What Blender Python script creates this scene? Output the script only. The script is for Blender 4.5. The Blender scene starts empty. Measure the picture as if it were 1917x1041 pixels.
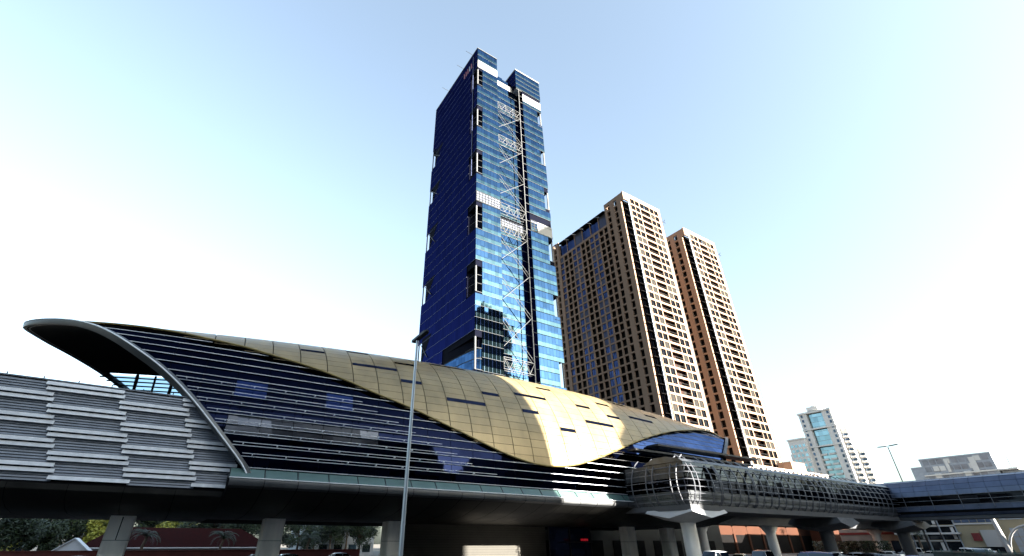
import bpy, math, random
from mathutils import Vector, Matrix
random.seed(7)
R_ = math.radians
scene = bpy.context.scene
col = scene.collection

# ------------------------------------------------------------------ camera
CAM_H = 2.6
# columns: world directions of the camera's right, down and forward axes (camera calibrated from vanishing points)
F_PX, PPX, PPY, HY, VX, W_PX, H_PX = 853.0, 905.0, 521.0, 1018.0, 2465.0, 1917.0, 1041.0
_a = HY - PPY
_up = Vector((0, -F_PX * F_PX / _a, F_PX)).normalized()
_x = Vector((VX - PPX, _a, F_PX)).normalized()
_y = _up.cross(_x)
right = Vector((_x.x, _y.x, _up.x)); down = Vector((_x.y, _y.y, _up.y)); fwd = Vector((_x.z, _y.z, _up.z))
cd = bpy.data.cameras.new('camera'); cam = bpy.data.objects.new('camera', cd); col.objects.link(cam)
m = Matrix((right, -down, -fwd)).transposed().to_4x4()
m.translation = Vector((0, 0, CAM_H)); cam.matrix_world = m
cd.sensor_width = 36; cd.lens = 36 * F_PX / W_PX
cd.shift_x = (W_PX / 2 - PPX) / W_PX; cd.shift_y = -(H_PX / 2 - PPY) / W_PX
cd.clip_start = 0.1; cd.clip_end = 6000
scene.camera = cam

# ------------------------------------------------------------------ light
SUN_EL = 15.8
to_sun = Vector((0.36 * math.cos(R_(SUN_EL)), -0.933 * math.cos(R_(SUN_EL)), math.sin(R_(SUN_EL)))).normalized()
world = bpy.data.worlds.new('World'); scene.world = world; world.use_nodes = True
nt = world.node_tree
sky = nt.nodes.new('ShaderNodeTexSky'); sky.sky_type = 'NISHITA'; sky.sun_disc = False
sky.sun_elevation = R_(SUN_EL); sky.sun_rotation = math.atan2(to_sun.x, to_sun.y)
sky.air_density = 1.0; sky.dust_density = 3.5; sky.ozone_density = 2.2; sky.altitude = 0
bg = nt.nodes['Background']; bg.inputs['Strength'].default_value = 0.058
hs_ = nt.nodes.new('ShaderNodeHueSaturation'); hs_.inputs['Saturation'].default_value = .71
nt.links.new(sky.outputs['Color'], hs_.inputs['Color']); mu_ = nt.nodes.new('ShaderNodeVectorMath'); mu_.operation = 'MULTIPLY'; mu_.inputs[1].default_value = (.985, 1.045, 1.0)
nt.links.new(hs_.outputs['Color'], mu_.inputs[0]); nt.links.new(mu_.outputs[0], bg.inputs['Color'])
sd = bpy.data.lights.new('sun', 'SUN'); sun = bpy.data.objects.new('sun', sd); col.objects.link(sun)
sd.energy = 5.0; sd.angle = R_(0.53); sd.color = (1.0, 0.93, 0.82)
sun.rotation_euler = (-to_sun).to_track_quat('-Z', 'Y').to_euler()
sun.location = to_sun * 300
vs = scene.view_settings
vs.view_transform = 'Standard'; vs.look = 'None'; vs.gamma = 1; vs.use_curve_mapping = False
vs.exposure = 3.4

# ------------------------------------------------------------------ materials
def _mat(name):
    mt = bpy.data.materials.new(name); mt.use_nodes = True
    n = mt.node_tree.nodes; return mt, n, mt.node_tree.links, n['Principled BSDF']
def _pos(n):
    return n.new('ShaderNodeNewGeometry').outputs['Position']
def math_node(n, l, op, a, b=None):
    k = n.new('ShaderNodeMath'); k.operation = op
    for i, v in enumerate((a, b)):
        if v is None: continue
        if isinstance(v, (int, float)): k.inputs[i].default_value = v
        else: l.new(v, k.inputs[i])
    return k.outputs[0]
def solid(name, c, rough=.6, metal=0., var=.18, scale=.6, bump=0., bscale=8., streak=0., spec=.5, rvar=.1):
    mt, n, l, p = _mat(name)
    pos = _pos(n)
    nz = n.new('ShaderNodeTexNoise'); nz.inputs['Scale'].default_value = scale; nz.inputs['Detail'].default_value = 6
    mp = n.new('ShaderNodeMapping'); mp.inputs['Scale'].default_value = (1, 1, .25 if streak else 1)
    l.new(pos, mp.inputs['Vector']); l.new(mp.outputs[0], nz.inputs['Vector'])
    rmp = n.new('ShaderNodeMapRange'); rmp.inputs['From Min'].default_value = .3; rmp.inputs['From Max'].default_value = .7
    rmp.inputs['To Min'].default_value = 1 - var; rmp.inputs['To Max'].default_value = 1 + var
    l.new(nz.outputs['Fac'], rmp.inputs['Value'])
    oi = n.new('ShaderNodeObjectInfo')
    orv = n.new('ShaderNodeMapRange'); orv.inputs['To Min'].default_value = 1 - var * .4; orv.inputs['To Max'].default_value = 1 + var * .4
    l.new(oi.outputs['Random'], orv.inputs['Value'])
    f = math_node(n, l, 'MULTIPLY', rmp.outputs[0], orv.outputs[0])
    vm = n.new('ShaderNodeVectorMath'); vm.operation = 'SCALE'; vm.inputs[0].default_value = c[:3]
    l.new(f, vm.inputs['Scale']); l.new(vm.outputs[0], p.inputs['Base Color'])
    p.inputs['Roughness'].default_value = rough; p.inputs['Metallic'].default_value = metal
    p.inputs['Specular IOR Level'].default_value = spec
    if rvar:
        rr = n.new('ShaderNodeMapRange'); rr.inputs['To Min'].default_value = max(.02, rough - rvar); rr.inputs['To Max'].default_value = min(1, rough + rvar)
        l.new(nz.outputs['Fac'], rr.inputs['Value']); l.new(rr.outputs[0], p.inputs['Roughness'])
    if bump:
        n2 = n.new('ShaderNodeTexNoise'); n2.inputs['Scale'].default_value = bscale; n2.inputs['Detail'].default_value = 4
        l.new(pos, n2.inputs['Vector'])
        b = n.new('ShaderNodeBump'); b.inputs['Strength'].default_value = bump; b.inputs['Distance'].default_value = .05
        l.new(n2.outputs['Fac'], b.inputs['Height']); l.new(b.outputs[0], p.inputs['Normal'])
    return mt
def glass(name, tint, cu=1.4, cz=2.0, tilt=.012, rough=.03, line=None, linec=(.02, .03, .06), var=.25, metal=1.0, wob=.004, curtain=None):
    """coated facade glass: every pane is tilted a hair and tinted a little differently"""
    mt, n, l, p0 = _mat(name)
    p = n.new('ShaderNodeBsdfGlossy'); n.remove(p0); l.new(p.outputs[0], n['Material Output'].inputs['Surface'])
    pos = _pos(n)
    sp = n.new('ShaderNodeSeparateXYZ'); l.new(pos, sp.inputs[0])
    u = math_node(n, l, 'DIVIDE', math_node(n, l, 'ADD', sp.outputs[0], sp.outputs[1]), cu)
    v = math_node(n, l, 'DIVIDE', math_node(n, l, 'SUBTRACT', sp.outputs[2], 43.9), cz)
    cb = n.new('ShaderNodeCombineXYZ')
    l.new(math_node(n, l, 'FLOOR', u), cb.inputs[0]); l.new(math_node(n, l, 'FLOOR', v), cb.inputs[1])
    wn = n.new('ShaderNodeTexWhiteNoise'); l.new(cb.outputs[0], wn.inputs['Vector'])
    sub = n.new('ShaderNodeVectorMath'); sub.operation = 'SUBTRACT'; l.new(wn.outputs['Color'], sub.inputs[0]); sub.inputs[1].default_value = (.5, .5, .5)
    sc = n.new('ShaderNodeVectorMath'); sc.operation = 'SCALE'; l.new(sub.outputs[0], sc.inputs[0]); sc.inputs['Scale'].default_value = tilt * 2
    nz = n.new('ShaderNodeTexNoise'); nz.inputs['Scale'].default_value = .9; l.new(pos, nz.inputs['Vector'])
    s2 = n.new('ShaderNodeVectorMath'); s2.operation = 'SUBTRACT'; l.new(nz.outputs['Color'], s2.inputs[0]); s2.inputs[1].default_value = (.5, .5, .5)
    s3 = n.new('ShaderNodeVectorMath'); s3.operation = 'SCALE'; l.new(s2.outputs[0], s3.inputs[0]); s3.inputs['Scale'].default_value = wob * 4
    ge = n.new('ShaderNodeNewGeometry')
    ad = n.new('ShaderNodeVectorMath'); l.new(ge.outputs['Normal'], ad.inputs[0]); l.new(sc.outputs[0], ad.inputs[1])
    ad2 = n.new('ShaderNodeVectorMath'); l.new(ad.outputs[0], ad2.inputs[0]); l.new(s3.outputs[0], ad2.inputs[1])
    no = n.new('ShaderNodeVectorMath'); no.operation = 'NORMALIZE'; l.new(ad2.outputs[0], no.inputs[0]); l.new(no.outputs[0], p.inputs['Normal'])
    mr = n.new('ShaderNodeMapRange'); mr.inputs['To Min'].default_value = 1 - var; mr.inputs['To Max'].default_value = 1 + var
    l.new(wn.outputs['Value'], mr.inputs['Value'])
    vm = n.new('ShaderNodeVectorMath'); vm.operation = 'SCALE'; vm.inputs[0].default_value = tint; l.new(mr.outputs[0], vm.inputs['Scale'])
    out = vm.outputs[0]
    if line:
        fr = math_node(n, l, 'FRACT', u); isl = math_node(n, l, 'LESS_THAN', fr, line)
        mx = n.new('ShaderNodeMix'); mx.data_type = 'RGBA'
        l.new(isl, mx.inputs['Factor']); l.new(out, mx.inputs['A']); mx.inputs['B'].default_value = (*linec, 1)
        out = mx.outputs['Result']
        l.new(math_node(n, l, 'MULTIPLY_ADD', isl, .08), p.inputs['Roughness'])
        p.inputs['Roughness'].links[0].from_node.inputs[2].default_value = rough
    else:
        p.inputs['Roughness'].default_value = rough
    l.new(out, p.inputs['Color'])
    if curtain:      # some rooms have their curtains drawn behind the glass
        df = n.new('ShaderNodeBsdfDiffuse'); df.inputs['Color'].default_value = (*curtain, 1)
        oi = n.new('ShaderNodeObjectInfo'); mxs = n.new('ShaderNodeMixShader')
        l.new(math_node(n, l, 'MULTIPLY', math_node(n, l, 'GREATER_THAN', oi.outputs['Random'], .7), .6), mxs.inputs[0])
        l.new(p.outputs[0], mxs.inputs[1]); l.new(df.outputs[0], mxs.inputs[2]); l.new(mxs.outputs[0], n['Material Output'].inputs['Surface'])
    return mt
def clear(name):
    mt, n, l, p = _mat(name)
    p.inputs['Base Color'].default_value = (.10, .19, .26, 1); p.inputs['Roughness'].default_value = .02
    p.inputs['Transmission Weight'].default_value = 1; p.inputs['IOR'].default_value = 1.02
    nz = n.new('ShaderNodeTexNoise'); nz.inputs['Scale'].default_value = .5; l.new(_pos(n), nz.inputs['Vector'])
    mr = n.new('ShaderNodeMapRange'); mr.inputs['To Min'].default_value = .01; mr.inputs['To Max'].default_value = .05
    l.new(nz.outputs['Fac'], mr.inputs['Value']); l.new(mr.outputs[0], p.inputs['Roughness'])
    return mt
def emit(name, c, s):
    mt, n, l, p = _mat(name)
    p.inputs['Base Color'].default_value = (*c, 1); p.inputs['Emission Color'].default_value = (*c, 1); p.inputs['Emission Strength'].default_value = s
    return mt

M = {}
M['asphalt'] = solid('asphalt', (.05, .05, .052), .9, var=.3, scale=.15, bump=.4, bscale=20)
M['paving'] = solid('paving', (.09, .08, .066), .9, var=.2, scale=.08)
M['marking'] = solid('road_paint', (.75, .75, .72), .7)
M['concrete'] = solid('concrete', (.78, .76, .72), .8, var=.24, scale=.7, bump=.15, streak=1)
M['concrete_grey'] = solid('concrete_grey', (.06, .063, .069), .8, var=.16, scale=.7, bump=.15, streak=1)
M['gold'] = solid('gold_cladding', (.245, .188, .098), .34, metal=.45, var=.17, scale=.5, rvar=.12, streak=1)
M['gold_edge'] = solid('gold_edge', (.22, .165, .06), .4, metal=.6, var=.1)
M['dark_void'] = solid('dark_membrane', (.006, .006, .007), .9, spec=.05)
M['slot'] = glass('slot_glass', (.02, .026, .05), 1.5, 1, rough=.12, metal=.8)
M['rim'] = solid('rim_aluminium', (.075, .08, .085), .35, metal=.35, var=.12, scale=.8, streak=1)
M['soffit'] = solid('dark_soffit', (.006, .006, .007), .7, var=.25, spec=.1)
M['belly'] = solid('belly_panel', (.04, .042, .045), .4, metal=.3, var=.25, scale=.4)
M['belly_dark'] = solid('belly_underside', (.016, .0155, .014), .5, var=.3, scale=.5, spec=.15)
M['rear_glass'] = clear('rear_glass')
M['white_metal'] = solid('white_metal', (.72, .74, .76), .45, metal=.1, var=.08)
M['fin'] = solid('fin_aluminium', (.58, .61, .66), .4, metal=.35, var=.1)
M['station_glass'] = glass('station_glass', (.0024, .0037, .0115), 3.05, .945, tilt=.010, rough=.03, var=.2, wob=.002)
M['pane_glow_tint'] = glass('pane_glow_tint', (.026, .030, .040), 3.05, .955, tilt=.05, rough=.15, var=.6)  # pale panes: interior glow and sky reflection put into the tint
M['pane_blue'] = glass('pane_blue', (.012, .022, .075), 3.05, .955, tilt=.01, rough=.1, var=.2)  # bluer panes with a faint reflection put into the tint
M['end_glass'] = glass('end_glass', (.085, .13, .26), 3.05, .955, tilt=.010, rough=.04, var=.22, wob=.003, line=.02, linec=(.02, .03, .06))  # same glass as the wall, its bright sky reflection put into the tint
M['apron_glass'] = solid('apron_glass', (.075, .13, .12), .16, metal=.1, var=.12, scale=.5)
M['louvre'] = solid('louvre_grey', (.20, .22, .255), .5, metal=.3, var=.15, scale=1.2)
M['louvre_white'] = solid('louvre_white', (.58, .59, .61), .5, var=.14, scale=1.6, streak=1)
M['louvre_back'] = solid('louvre_back', (.012, .013, .016), .9, spec=.05)
M['siding'] = solid('siding', (.045, .042, .036), .7, var=.15, spec=.2)
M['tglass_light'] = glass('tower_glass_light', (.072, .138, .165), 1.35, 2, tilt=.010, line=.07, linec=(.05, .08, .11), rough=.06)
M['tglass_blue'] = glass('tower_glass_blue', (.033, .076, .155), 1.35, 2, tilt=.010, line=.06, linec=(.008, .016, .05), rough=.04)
M['tglass_navy'] = glass('tower_glass_navy', (.0055, .0078, .040), 1.35, 4, tilt=.008, line=.05, linec=(.002, .003, .012), rough=.05, var=.14)  # side faces: their darker sky reflection is put into the tint
M['tower_core'] = solid('tower_core', (.002, .0025, .007), .8, spec=.03)
M['tower_line'] = solid('tower_line', (.05, .054, .058), .7, spec=.15)
M['tower_line_dim'] = solid('tower_line_dim', (.03, .04, .09), .5)
M['tower_white'] = solid('tower_white_panel', (.15, .15, .15), .6, spec=.2, var=.05)
M['steel_white'] = solid('steel_white', (.085, .087, .09), .6, spec=.15, var=.06)
M['steel_dark'] = solid('steel_dark', (.018, .019, .022), .5, spec=.2)
M['grille'] = solid('grille', (.022, .024, .024), .8, spec=.08)
M['brown'] = solid('brown_stone', (.21, .140, .100), .8, spec=.15, var=.08, scale=.25, bump=.08, streak=1)
M['bwin'] = glass('brown_tower_window', (.017, .019, .024), 1.2, 3.4, tilt=.03, rough=.08, var=.6, curtain=(.045, .042, .038))
M['bwin_blue'] = glass('brown_tower_bay_glass', (.018, .026, .060), 1.2, 3.4, tilt=.03, rough=.06, var=.4, curtain=(.10, .10, .11))
M['bdark'] = solid('loggia_dark', (.004, .0035, .0035), .8, var=.4, spec=.05)
M['bred'] = solid('balcony_wall', (.03, .014, .010), .8, spec=.1)
M['bronze'] = solid('window_frame_bronze', (.012, .011, .011), .6, spec=.15)
M['corner_glass'] = glass('corner_glass', (.006, .007, .010), 1.2, 3.4, tilt=.02, rough=.08)
M['podium'] = solid('podium_render', (.045, .018, .0105), .85, spec=.08, var=.1, scale=.2)
M['podium_pale'] = solid('podium_parapet', (.62, .52, .44), .8, var=.08)
M['bridge_panel'] = solid('bridge_panel', (.038, .042, .047), .38, metal=.25, var=.45, scale=.8)
M['bridge_blue'] = solid('bridge_cladding', (.075, .095, .15), .38, metal=.5, var=.18, scale=.5)
M['bridge_win'] = glass('bridge_window', (.012, .014, .02), 2.4, 1.0, tilt=.02, rough=.06)
M['bridge_glass'] = glass('bridge_upper_glass', (.045, .052, .060), 2.45, .95, tilt=.06, rough=.12, var=.5, wob=.01)
M['rib'] = solid('rib_steel', (.10, .105, .12), .4, metal=.3, var=.12)
M['cap'] = solid('white_cap', (.42, .43, .44), .7, var=.08)
M['red_wall'] = solid('red_wall', (.13, .028, .02), .8, var=.2)
M['maroon'] = solid('maroon_roof', (.022, .004, .004), .85, spec=.08, var=.2, scale=2)
M['white_wall'] = solid('white_wall', (.36, .355, .345), .8, var=.06, scale=.2)
M['tent'] = solid('tent_fabric', (.85, .88, .9), .7, var=.05)
M['beige'] = solid('beige_wall', (.30, .25, .16), .8, var=.08)
M['far_white'] = solid('far_white_wall', (.52, .505, .48), .8, var=.05)
M['far_glass'] = glass('far_glass', (.19, .28, .31), 3, 3.3, tilt=.01, rough=.1)
M['far_win'] = glass('far_window', (.05, .065, .09), 3, 3.3, tilt=.03, rough=.1)
M['fb_glass'] = solid('block_glass', (.17, .19, .22), .3, var=.35, scale=.15)
M['far_slate'] = solid('far_slate', (.26, .285, .32), .6, var=.15)
M['shop_red'] = solid('shop_red', (.16, .012, .012), .6)
M['bark'] = solid('bark', (.10, .07, .05), .9, var=.3, scale=3, bump=.4)
M['sand'] = solid('sand_kerb', (.26, .235, .20), .9)
M['chrome'] = solid('lamp_metal', (.50, .53, .55), .35, metal=.6, var=.1)
M['tyre'] = solid('tyre', (.02, .02, .02), .8)
M['car_glass'] = glass('car_glass', (.05, .06, .07), 2, 2, rough=.04)
M['head_lamp'] = solid('car_lamp', (.7, .7, .7), .2)
M['tail_lamp'] = solid('tail_lamp', (.4, .02, .02), .3)
M['red_sign'] = solid('red_sign', (.16, .01, .016), .5)
M['neon'] = emit('red_neon', (.5, .01, .02), .06)
M['fence_screen'] = solid('fence_screen', (.02, .033, .034), .4, var=.4, scale=1.5)
M['fence_green'] = solid('fence_green', (.05, .08, .073), .4, metal=.3)
for nm, c in dict(white=(.78, .78, .77), silver=(.42, .43, .45), black=(.02, .02, .022), navy=(.03, .04, .13), grey=(.15, .155, .16), red=(.3, .02, .02), sandy=(.5, .44, .34)).items():
    mt = solid('car_paint_' + nm, c, .25, metal=.1, var=.03, rvar=0.03); mt.node_tree.nodes['Principled BSDF'].inputs['Coat Weight'].default_value = .6
    M['car_' + nm] = mt
def leafmat(name, c, c2):
    mt, n, l, p = _mat(name)
    nz = n.new('ShaderNodeTexNoise'); nz.inputs['Scale'].default_value = 1.3; nz.inputs['Detail'].default_value = 5
    l.new(_pos(n), nz.inputs['Vector'])
    mx = n.new('ShaderNodeMix'); mx.data_type = 'RGBA'; mx.inputs['A'].default_value = (*c, 1); mx.inputs['B'].default_value = (*c2, 1)
    mr = n.new('ShaderNodeMapRange'); mr.inputs['From Min'].default_value = .35; mr.inputs['From Max'].default_value = .65
    l.new(nz.outputs['Fac'], mr.inputs['Value']); l.new(mr.outputs[0], mx.inputs['Factor']); l.new(mx.outputs['Result'], p.inputs['Base Color'])
    p.inputs['Roughness'].default_value = .55
    return mt
M['leaf'] = leafmat('leaf_dark', (.010, .020, .007), (.026, .045, .012))
M['leaf_sun_tint'] = leafmat('leaf_sun_tint', (.20, .23, .03), (.36, .36, .07))  # sunlight on the foliage put into the leaf colour
M['leaf_palm'] = leafmat('leaf_palm', (.02, .035, .018), (.045, .065, .035))

# ------------------------------------------------------------------ mesh helpers
class MB:
    def __init__(s): s.v = []; s.f = []; s.mi = []; s.cur = 0
    def add(s, vs, fs):
        o = len(s.v); s.v += [tuple(q) for q in vs]
        for f in fs: s.f.append(tuple(i + o for i in f)); s.mi.append(s.cur)
    def quad(s, *p): s.add(p, [tuple(range(len(p)))])
    def box(s, x0, x1, y0, y1, z0, z1):
        s.add([(x0, y0, z0), (x1, y0, z0), (x1, y1, z0), (x0, y1, z0), (x0, y0, z1), (x1, y0, z1), (x1, y1, z1), (x0, y1, z1)],
              [(3, 2, 1, 0), (4, 5, 6, 7), (0, 1, 5, 4), (1, 2, 6, 5), (2, 3, 7, 6), (3, 0, 4, 7)])
    def prism(s, poly, z0, z1):
        n = len(poly)
        s.add([(x, y, z0) for x, y in poly] + [(x, y, z1) for x, y in poly],
              [tuple(range(n - 1, -1, -1)), tuple(range(n, 2 * n))] + [(i, (i + 1) % n, n + (i + 1) % n, n + i) for i in range(n)])
    def tube(s, pts, r, n=8, cap=True):
        pts = [Vector(p) for p in pts]; rs = r if isinstance(r, (list, tuple)) else [r] * len(pts)
        rings = []
        ref = None
        for i, p in enumerate(pts):
            d = (pts[min(i + 1, len(pts) - 1)] - pts[max(i - 1, 0)]).normalized()
            if ref is None: ref = Vector((0, 0, 1)) if abs(d.z) < .9 else Vector((1, 0, 0))
            a = d.cross(ref).normalized(); b = a.cross(d).normalized(); ref = b
            rings.append([p + (a * math.cos(2 * math.pi * k / n) + b * math.sin(2 * math.pi * k / n)) * rs[i] for k in range(n)])
        s.loft(rings, True, cap)
    def loft(s, rings, closed=False, cap=False):
        n = len(rings[0]); vs = [q for rg in rings for q in rg]; fs = []
        for i in range(len(rings) - 1):
            for k in range(n if closed else n - 1):
                k2 = (k + 1) % n
                fs.append((i * n + k, i * n + k2, (i + 1) * n + k2, (i + 1) * n + k))
        if cap: fs += [tuple(range(n - 1, -1, -1)), tuple(range((len(rings) - 1) * n, len(rings) * n))]
        s.add(vs, fs)
    def mesh(s, name, mats, org=(0, 0, 0), smooth=False):
        me = bpy.data.meshes.new(name)
        o = Vector(org); me.from_pydata([(x - o.x, y - o.y, z - o.z) for x, y, z in s.v], [], s.f)
        for mt in (mats if isinstance(mats, (list, tuple)) else [mats]): me.materials.append(M[mt] if isinstance(mt, str) else mt)
        if any(s.mi): me.polygons.foreach_set('material_index', s.mi)
        if smooth:
            me.polygons.foreach_set('use_smooth', [True] * len(me.polygons)); me.set_sharp_from_angle(angle=R_(40))
        me.update(); return me
    def centre(s):
        a = [min(q[i] for q in s.v) for i in range(3)]; b = [max(q[i] for q in s.v) for i in range(3)]
        return tuple((a[i] + b[i]) / 2 for i in range(3))
WP = {}
def setp(o, label=None, cat=None, group=None, kind=None):
    if label: o['label'] = label
    if cat: o['category'] = cat
    if group: o['group'] = group
    if kind: o['kind'] = kind
    return o
def thing(name, loc, label, cat, group=None):
    o = bpy.data.objects.new(name, None); o.empty_display_size = .5; col.objects.link(o); o.location = loc
    WP[o.name] = Vector(loc); return setp(o, label, cat, group)
def place(o, parent, loc):
    col.objects.link(o); o.parent = parent
    o.location = Vector(loc) - (WP[parent.name] if parent else Vector((0, 0, 0))); WP[o.name] = Vector(loc); return o
def part(parent, name, mb, mat, smooth=False, label=None, kind=None):
    c = mb.centre(); me = mb.mesh(name, mat, c, smooth)
    return setp(place(bpy.data.objects.new(name, me), parent, c), label=label, kind=kind)
def inst(parent, name, me, loc, scale=None, rz=0, label=None):
    o = bpy.data.objects.new(name, me); place(o, parent, loc)
    if scale: o.scale = scale
    if rz: o.rotation_euler.z = rz
    return setp(o, label=label)
CUBES = {}
def bx(parent, name, x0, x1, y0, y1, z0, z1, mat, label=None):
    if mat not in CUBES:
        b = MB(); b.box(-.5, .5, -.5, .5, -.5, .5); CUBES[mat] = b.mesh('block_' + mat, mat)
    return inst(parent, name, CUBES[mat], ((x0 + x1) / 2, (y0 + y1) / 2, (z0 + z1) / 2), (x1 - x0, y1 - y0, z1 - z0), label=label)
def copy_tree(o, parent=None, loc=None):
    c = o.copy(); col.objects.link(c); c.parent = parent
    if loc is not None: c.location = loc; WP[c.name] = Vector(loc)
    for ch in list(o.children): copy_tree(ch, c)
    return c
def single(name, mb, mat, label, cat, group=None, kind=None, smooth=False):
    o = part(None, name, mb, mat, smooth); return setp(o, label, cat, group, kind)
def interp(tab, x):
    if x <= tab[0][0]: return tab[0][1]
    for (a, b), (c, d) in zip(tab, tab[1:]):
        if x <= c: return b + (d - b) * (x - a) / (c - a)
    return tab[-1][1]
def pxsize(p):
    d = Vector(p) - Vector((0, 0, CAM_H)); return d.length

# ------------------------------------------------------------------ ground, road
b = MB(); b.quad((-2500, -2500, 0), (2500, -2500, 0), (2500, 2500, 0), (-2500, 2500, 0))
setp(part(None, 'ground', b, 'paving'), kind='structure')
b = MB(); b.quad((-1500, -22, .004), (1500, -22, .004), (1500, 30, .004), (-1500, 30, .004))
setp(part(None, 'road', b, 'asphalt'), kind='structure')
b = MB(); b.box(-300, 400, 30, 30.3, 0, .14)
setp(part(None, 'kerb', b, 'concrete'), kind='structure')
b = MB(); b.box(-300, 400, 30.3, 36, 0, .12)
setp(part(None, 'pavement', b, 'concrete_grey'), kind='structure')
b = MB(); b.quad((-300, 36, .008), (400, 36, .008), (400, 86, .008), (-300, 86, .008))
setp(part(None, 'car_park', b, 'asphalt'), kind='structure')

# ================================================================== metro station
Z0, AX, YC = 8.2, 14.0, 64.0
def HX(X): return 19.04 - .00115 * (X - 43.6) ** 2
def S(X, t, off=0.):
    t = R_(t); return (X, YC - (AX + off) * math.cos(t), Z0 + (HX(X) + off) * math.sin(t))
def t_of_z(X, z, off=0.):
    q = (z - Z0) / (HX(X) + off); return math.degrees(math.asin(max(-1, min(.9999, q))))
EL_T = [(0, 6.1), (7.5, 3.8), (14.4, 1.8), (22, -.3), (28.3, -2.06), (34.2, -3.76), (39.7, -5.44), (45.6, -7.12), (54.4, -9.3), (64, -11.6), (72, -13.6), (80, -15.9), (86, -17.3), (90, -17.8), (96, -17.3), (104.6, -16.0), (111.8, -14.2), (117.4, -12.6), (127, -9.7), (132.3, -8.2), (140, -5.6), (152, -1.8), (165, 2.0), (180, 6.1)]
ER_T = [(0, 80.5), (10, 81.5), (20, 83.2), (30, 86), (45, 91.5), (60, 97), (72, 101), (80, 103.4), (90, 105), (100, 103.4), (120, 97), (150, 86), (180, 80.5)]
G_T = [(-18, 84), (-12, 77), (-9, 72), (-3.8, 63), (0, 56.7), (3.2, 52.9), (6.2, 48.1), (9, 44.8), (12, 40.9), (14.5, 37.4), (17.7, 32.8), (23, 26.9), (26.5, 22.5), (29.4, 19.3), (32.4, 15.9), (35.5, 12.9), (38.8, 10.85), (41.4, 10.2), (44.2, 10.45), (47.2, 11.8), (50.5, 14.65), (54.3, 18.6), (58.45, 23.5), (63.2, 29.3), (68.6, 35.5), (74.5, 42.0), (81.2, 49), (86, 55), (92, 63), (98, 73), (105, 84)]
def smooth_tab(tab, w):
    return lambda x: sum(interp(tab, x + d * w) * k for d, k in ((-1, .25), (0, .5), (1, .25)))
EL = smooth_tab(EL_T, 3.0); ER = smooth_tab(ER_T, 4.0); G = smooth_tab(G_T, 1.0)
station = thing('metro_station', (43.6, 64, 0), 'long gold shell roofed metro station with dark striped glass walls', 'station')
# rows of equal girth
rows = [10.1]
while rows[-1] < 178:
    t = R_(rows[-1]); rows.append(rows[-1] + math.degrees(1.13 / math.hypot(14 * math.sin(t), 19 * math.cos(t))))
rows = [3.0, 6.6] + rows
panels = []
for k in range(-6, 35):
    xa, xb = .03 + 3.05 * k, .03 + 3.05 * (k + 1)
    for j in range(len(rows) - 1):
        ta, tb = rows[j], rows[j + 1]
        if ta > 176 or (ta > 123 and xb < 13): continue
        tm = (ta + tb) / 2
        x0, x1 = max(xa, EL(tm)), min(xb, ER(tm))
        if x1 - x0 < .25: continue
        gs = lambda X: G(X) if tm < 90 else 0
        nx = 3
        outer, inner = [], []
        xs = [x0 + .05 + (x1 - x0 - .10) * i / (nx - 1) for i in range(nx)]
        bots = [max(ta, gs(X)) for X in xs]
        if all(bt >= tb - .35 for bt in bots): continue
        for i, X in enumerate(xs):
            lo = min(bots[i] + .07, tb - .06); hi = tb - .07
            # follow the slanted mouth of the shell at the ends
            def fx(t):
                q = X
                if x0 > xa: q = max(EL(t), xa) + (X - x0) / (x1 - x0) * (x1 - max(EL(t), xa))
                elif x1 < xb: q = x0 + (X - x0) / (x1 - x0) * (min(ER(t), xb) - x0)
                return q
            ts = [lo, (lo + hi) / 2, hi]
            outer.append([S(fx(t), t) for t in ts]); inner.append([S(fx(t), t, -.07) for t in ts])
        c = outer[1][1]
        n = Vector((0, -math.cos(R_(tm)), math.sin(R_(tm))))
        vd = (Vector((0, 0, CAM_H)) - Vector(c))
        size = n.dot(vd.normalized()) / vd.length_squared
        panels.append((size if tm < 80 else -1, outer, inner))
panels.sort(key=lambda q: -q[0])
def panel_into(b, outer, inner):
    o = len(b.v)
    b.add([p for r in outer for p in r] + [p for r in inner for p in r], [])
    F = []
    for i in range(2):
        for j in range(2):
            F.append((i * 3 + j, (i + 1) * 3 + j, (i + 1) * 3 + j + 1, i * 3 + j + 1))
    per = [0, 3, 6, 7, 8, 5, 2, 1]
    for a, c in zip(per, per[1:] + per[:1]): F.append((a, a + 9, c + 9, c))
    for f in F: b.f.append(tuple(q + o for q in f)); b.mi.append(0)
rest = MB()
for i, (sz, outer, inner) in enumerate(panels):
    if i < 300 and sz > 0:
        b = MB(); panel_into(b, outer, inner); part(station, 'roof_panel', b, 'gold', True)
    else: panel_into(rest, outer, inner)
part(station, 'upper_roof_panels', rest, 'gold', True, kind='stuff')
# membrane below the panels, seen through the joints
b = MB()
rings = []
for i in range(60):
    X = -17.4 + (104.6 + 17.4) * i / 59
    t0 = max(G(X), 4); ring = []
    lo, hi = t0, (180 - 2 if X > 12 else 123)
    # keep inside both mouths
    ts = [t for t in [lo + (hi - lo) * q / 48 for q in range(49)]]
    ring = [S(min(max(X, EL(t) + .1), ER(t) - .1), t, -.12) for t in ts]
    rings.append(ring)
b.loft(rings)
part(station, 'roof_membrane', b, 'dark_void', True)
# gold edge trim
pts = []
X = -15.5
while X < 103.5:
    t = G(X); pts.append(S(min(max(X, EL(t) + .15), ER(t) - .15), t - .1, .03)); X += 1.0
b = MB(); b.tube(pts, .11, 6); part(station, 'roof_edge_trim', b, 'gold_edge', True)
b = MB()
b.loft([[S(min(max(X, EL(G(X)) + .2), ER(G(X)) - .2), G(X) + .1, -.05), S(min(max(X, EL(G(X)) + .2), ER(G(X)) - .2), G(X) + .3, -.45)] for X in [-15.5 + i for i in range(119)]])
part(station, 'roof_edge_underside', b, 'dark_void')
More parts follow.
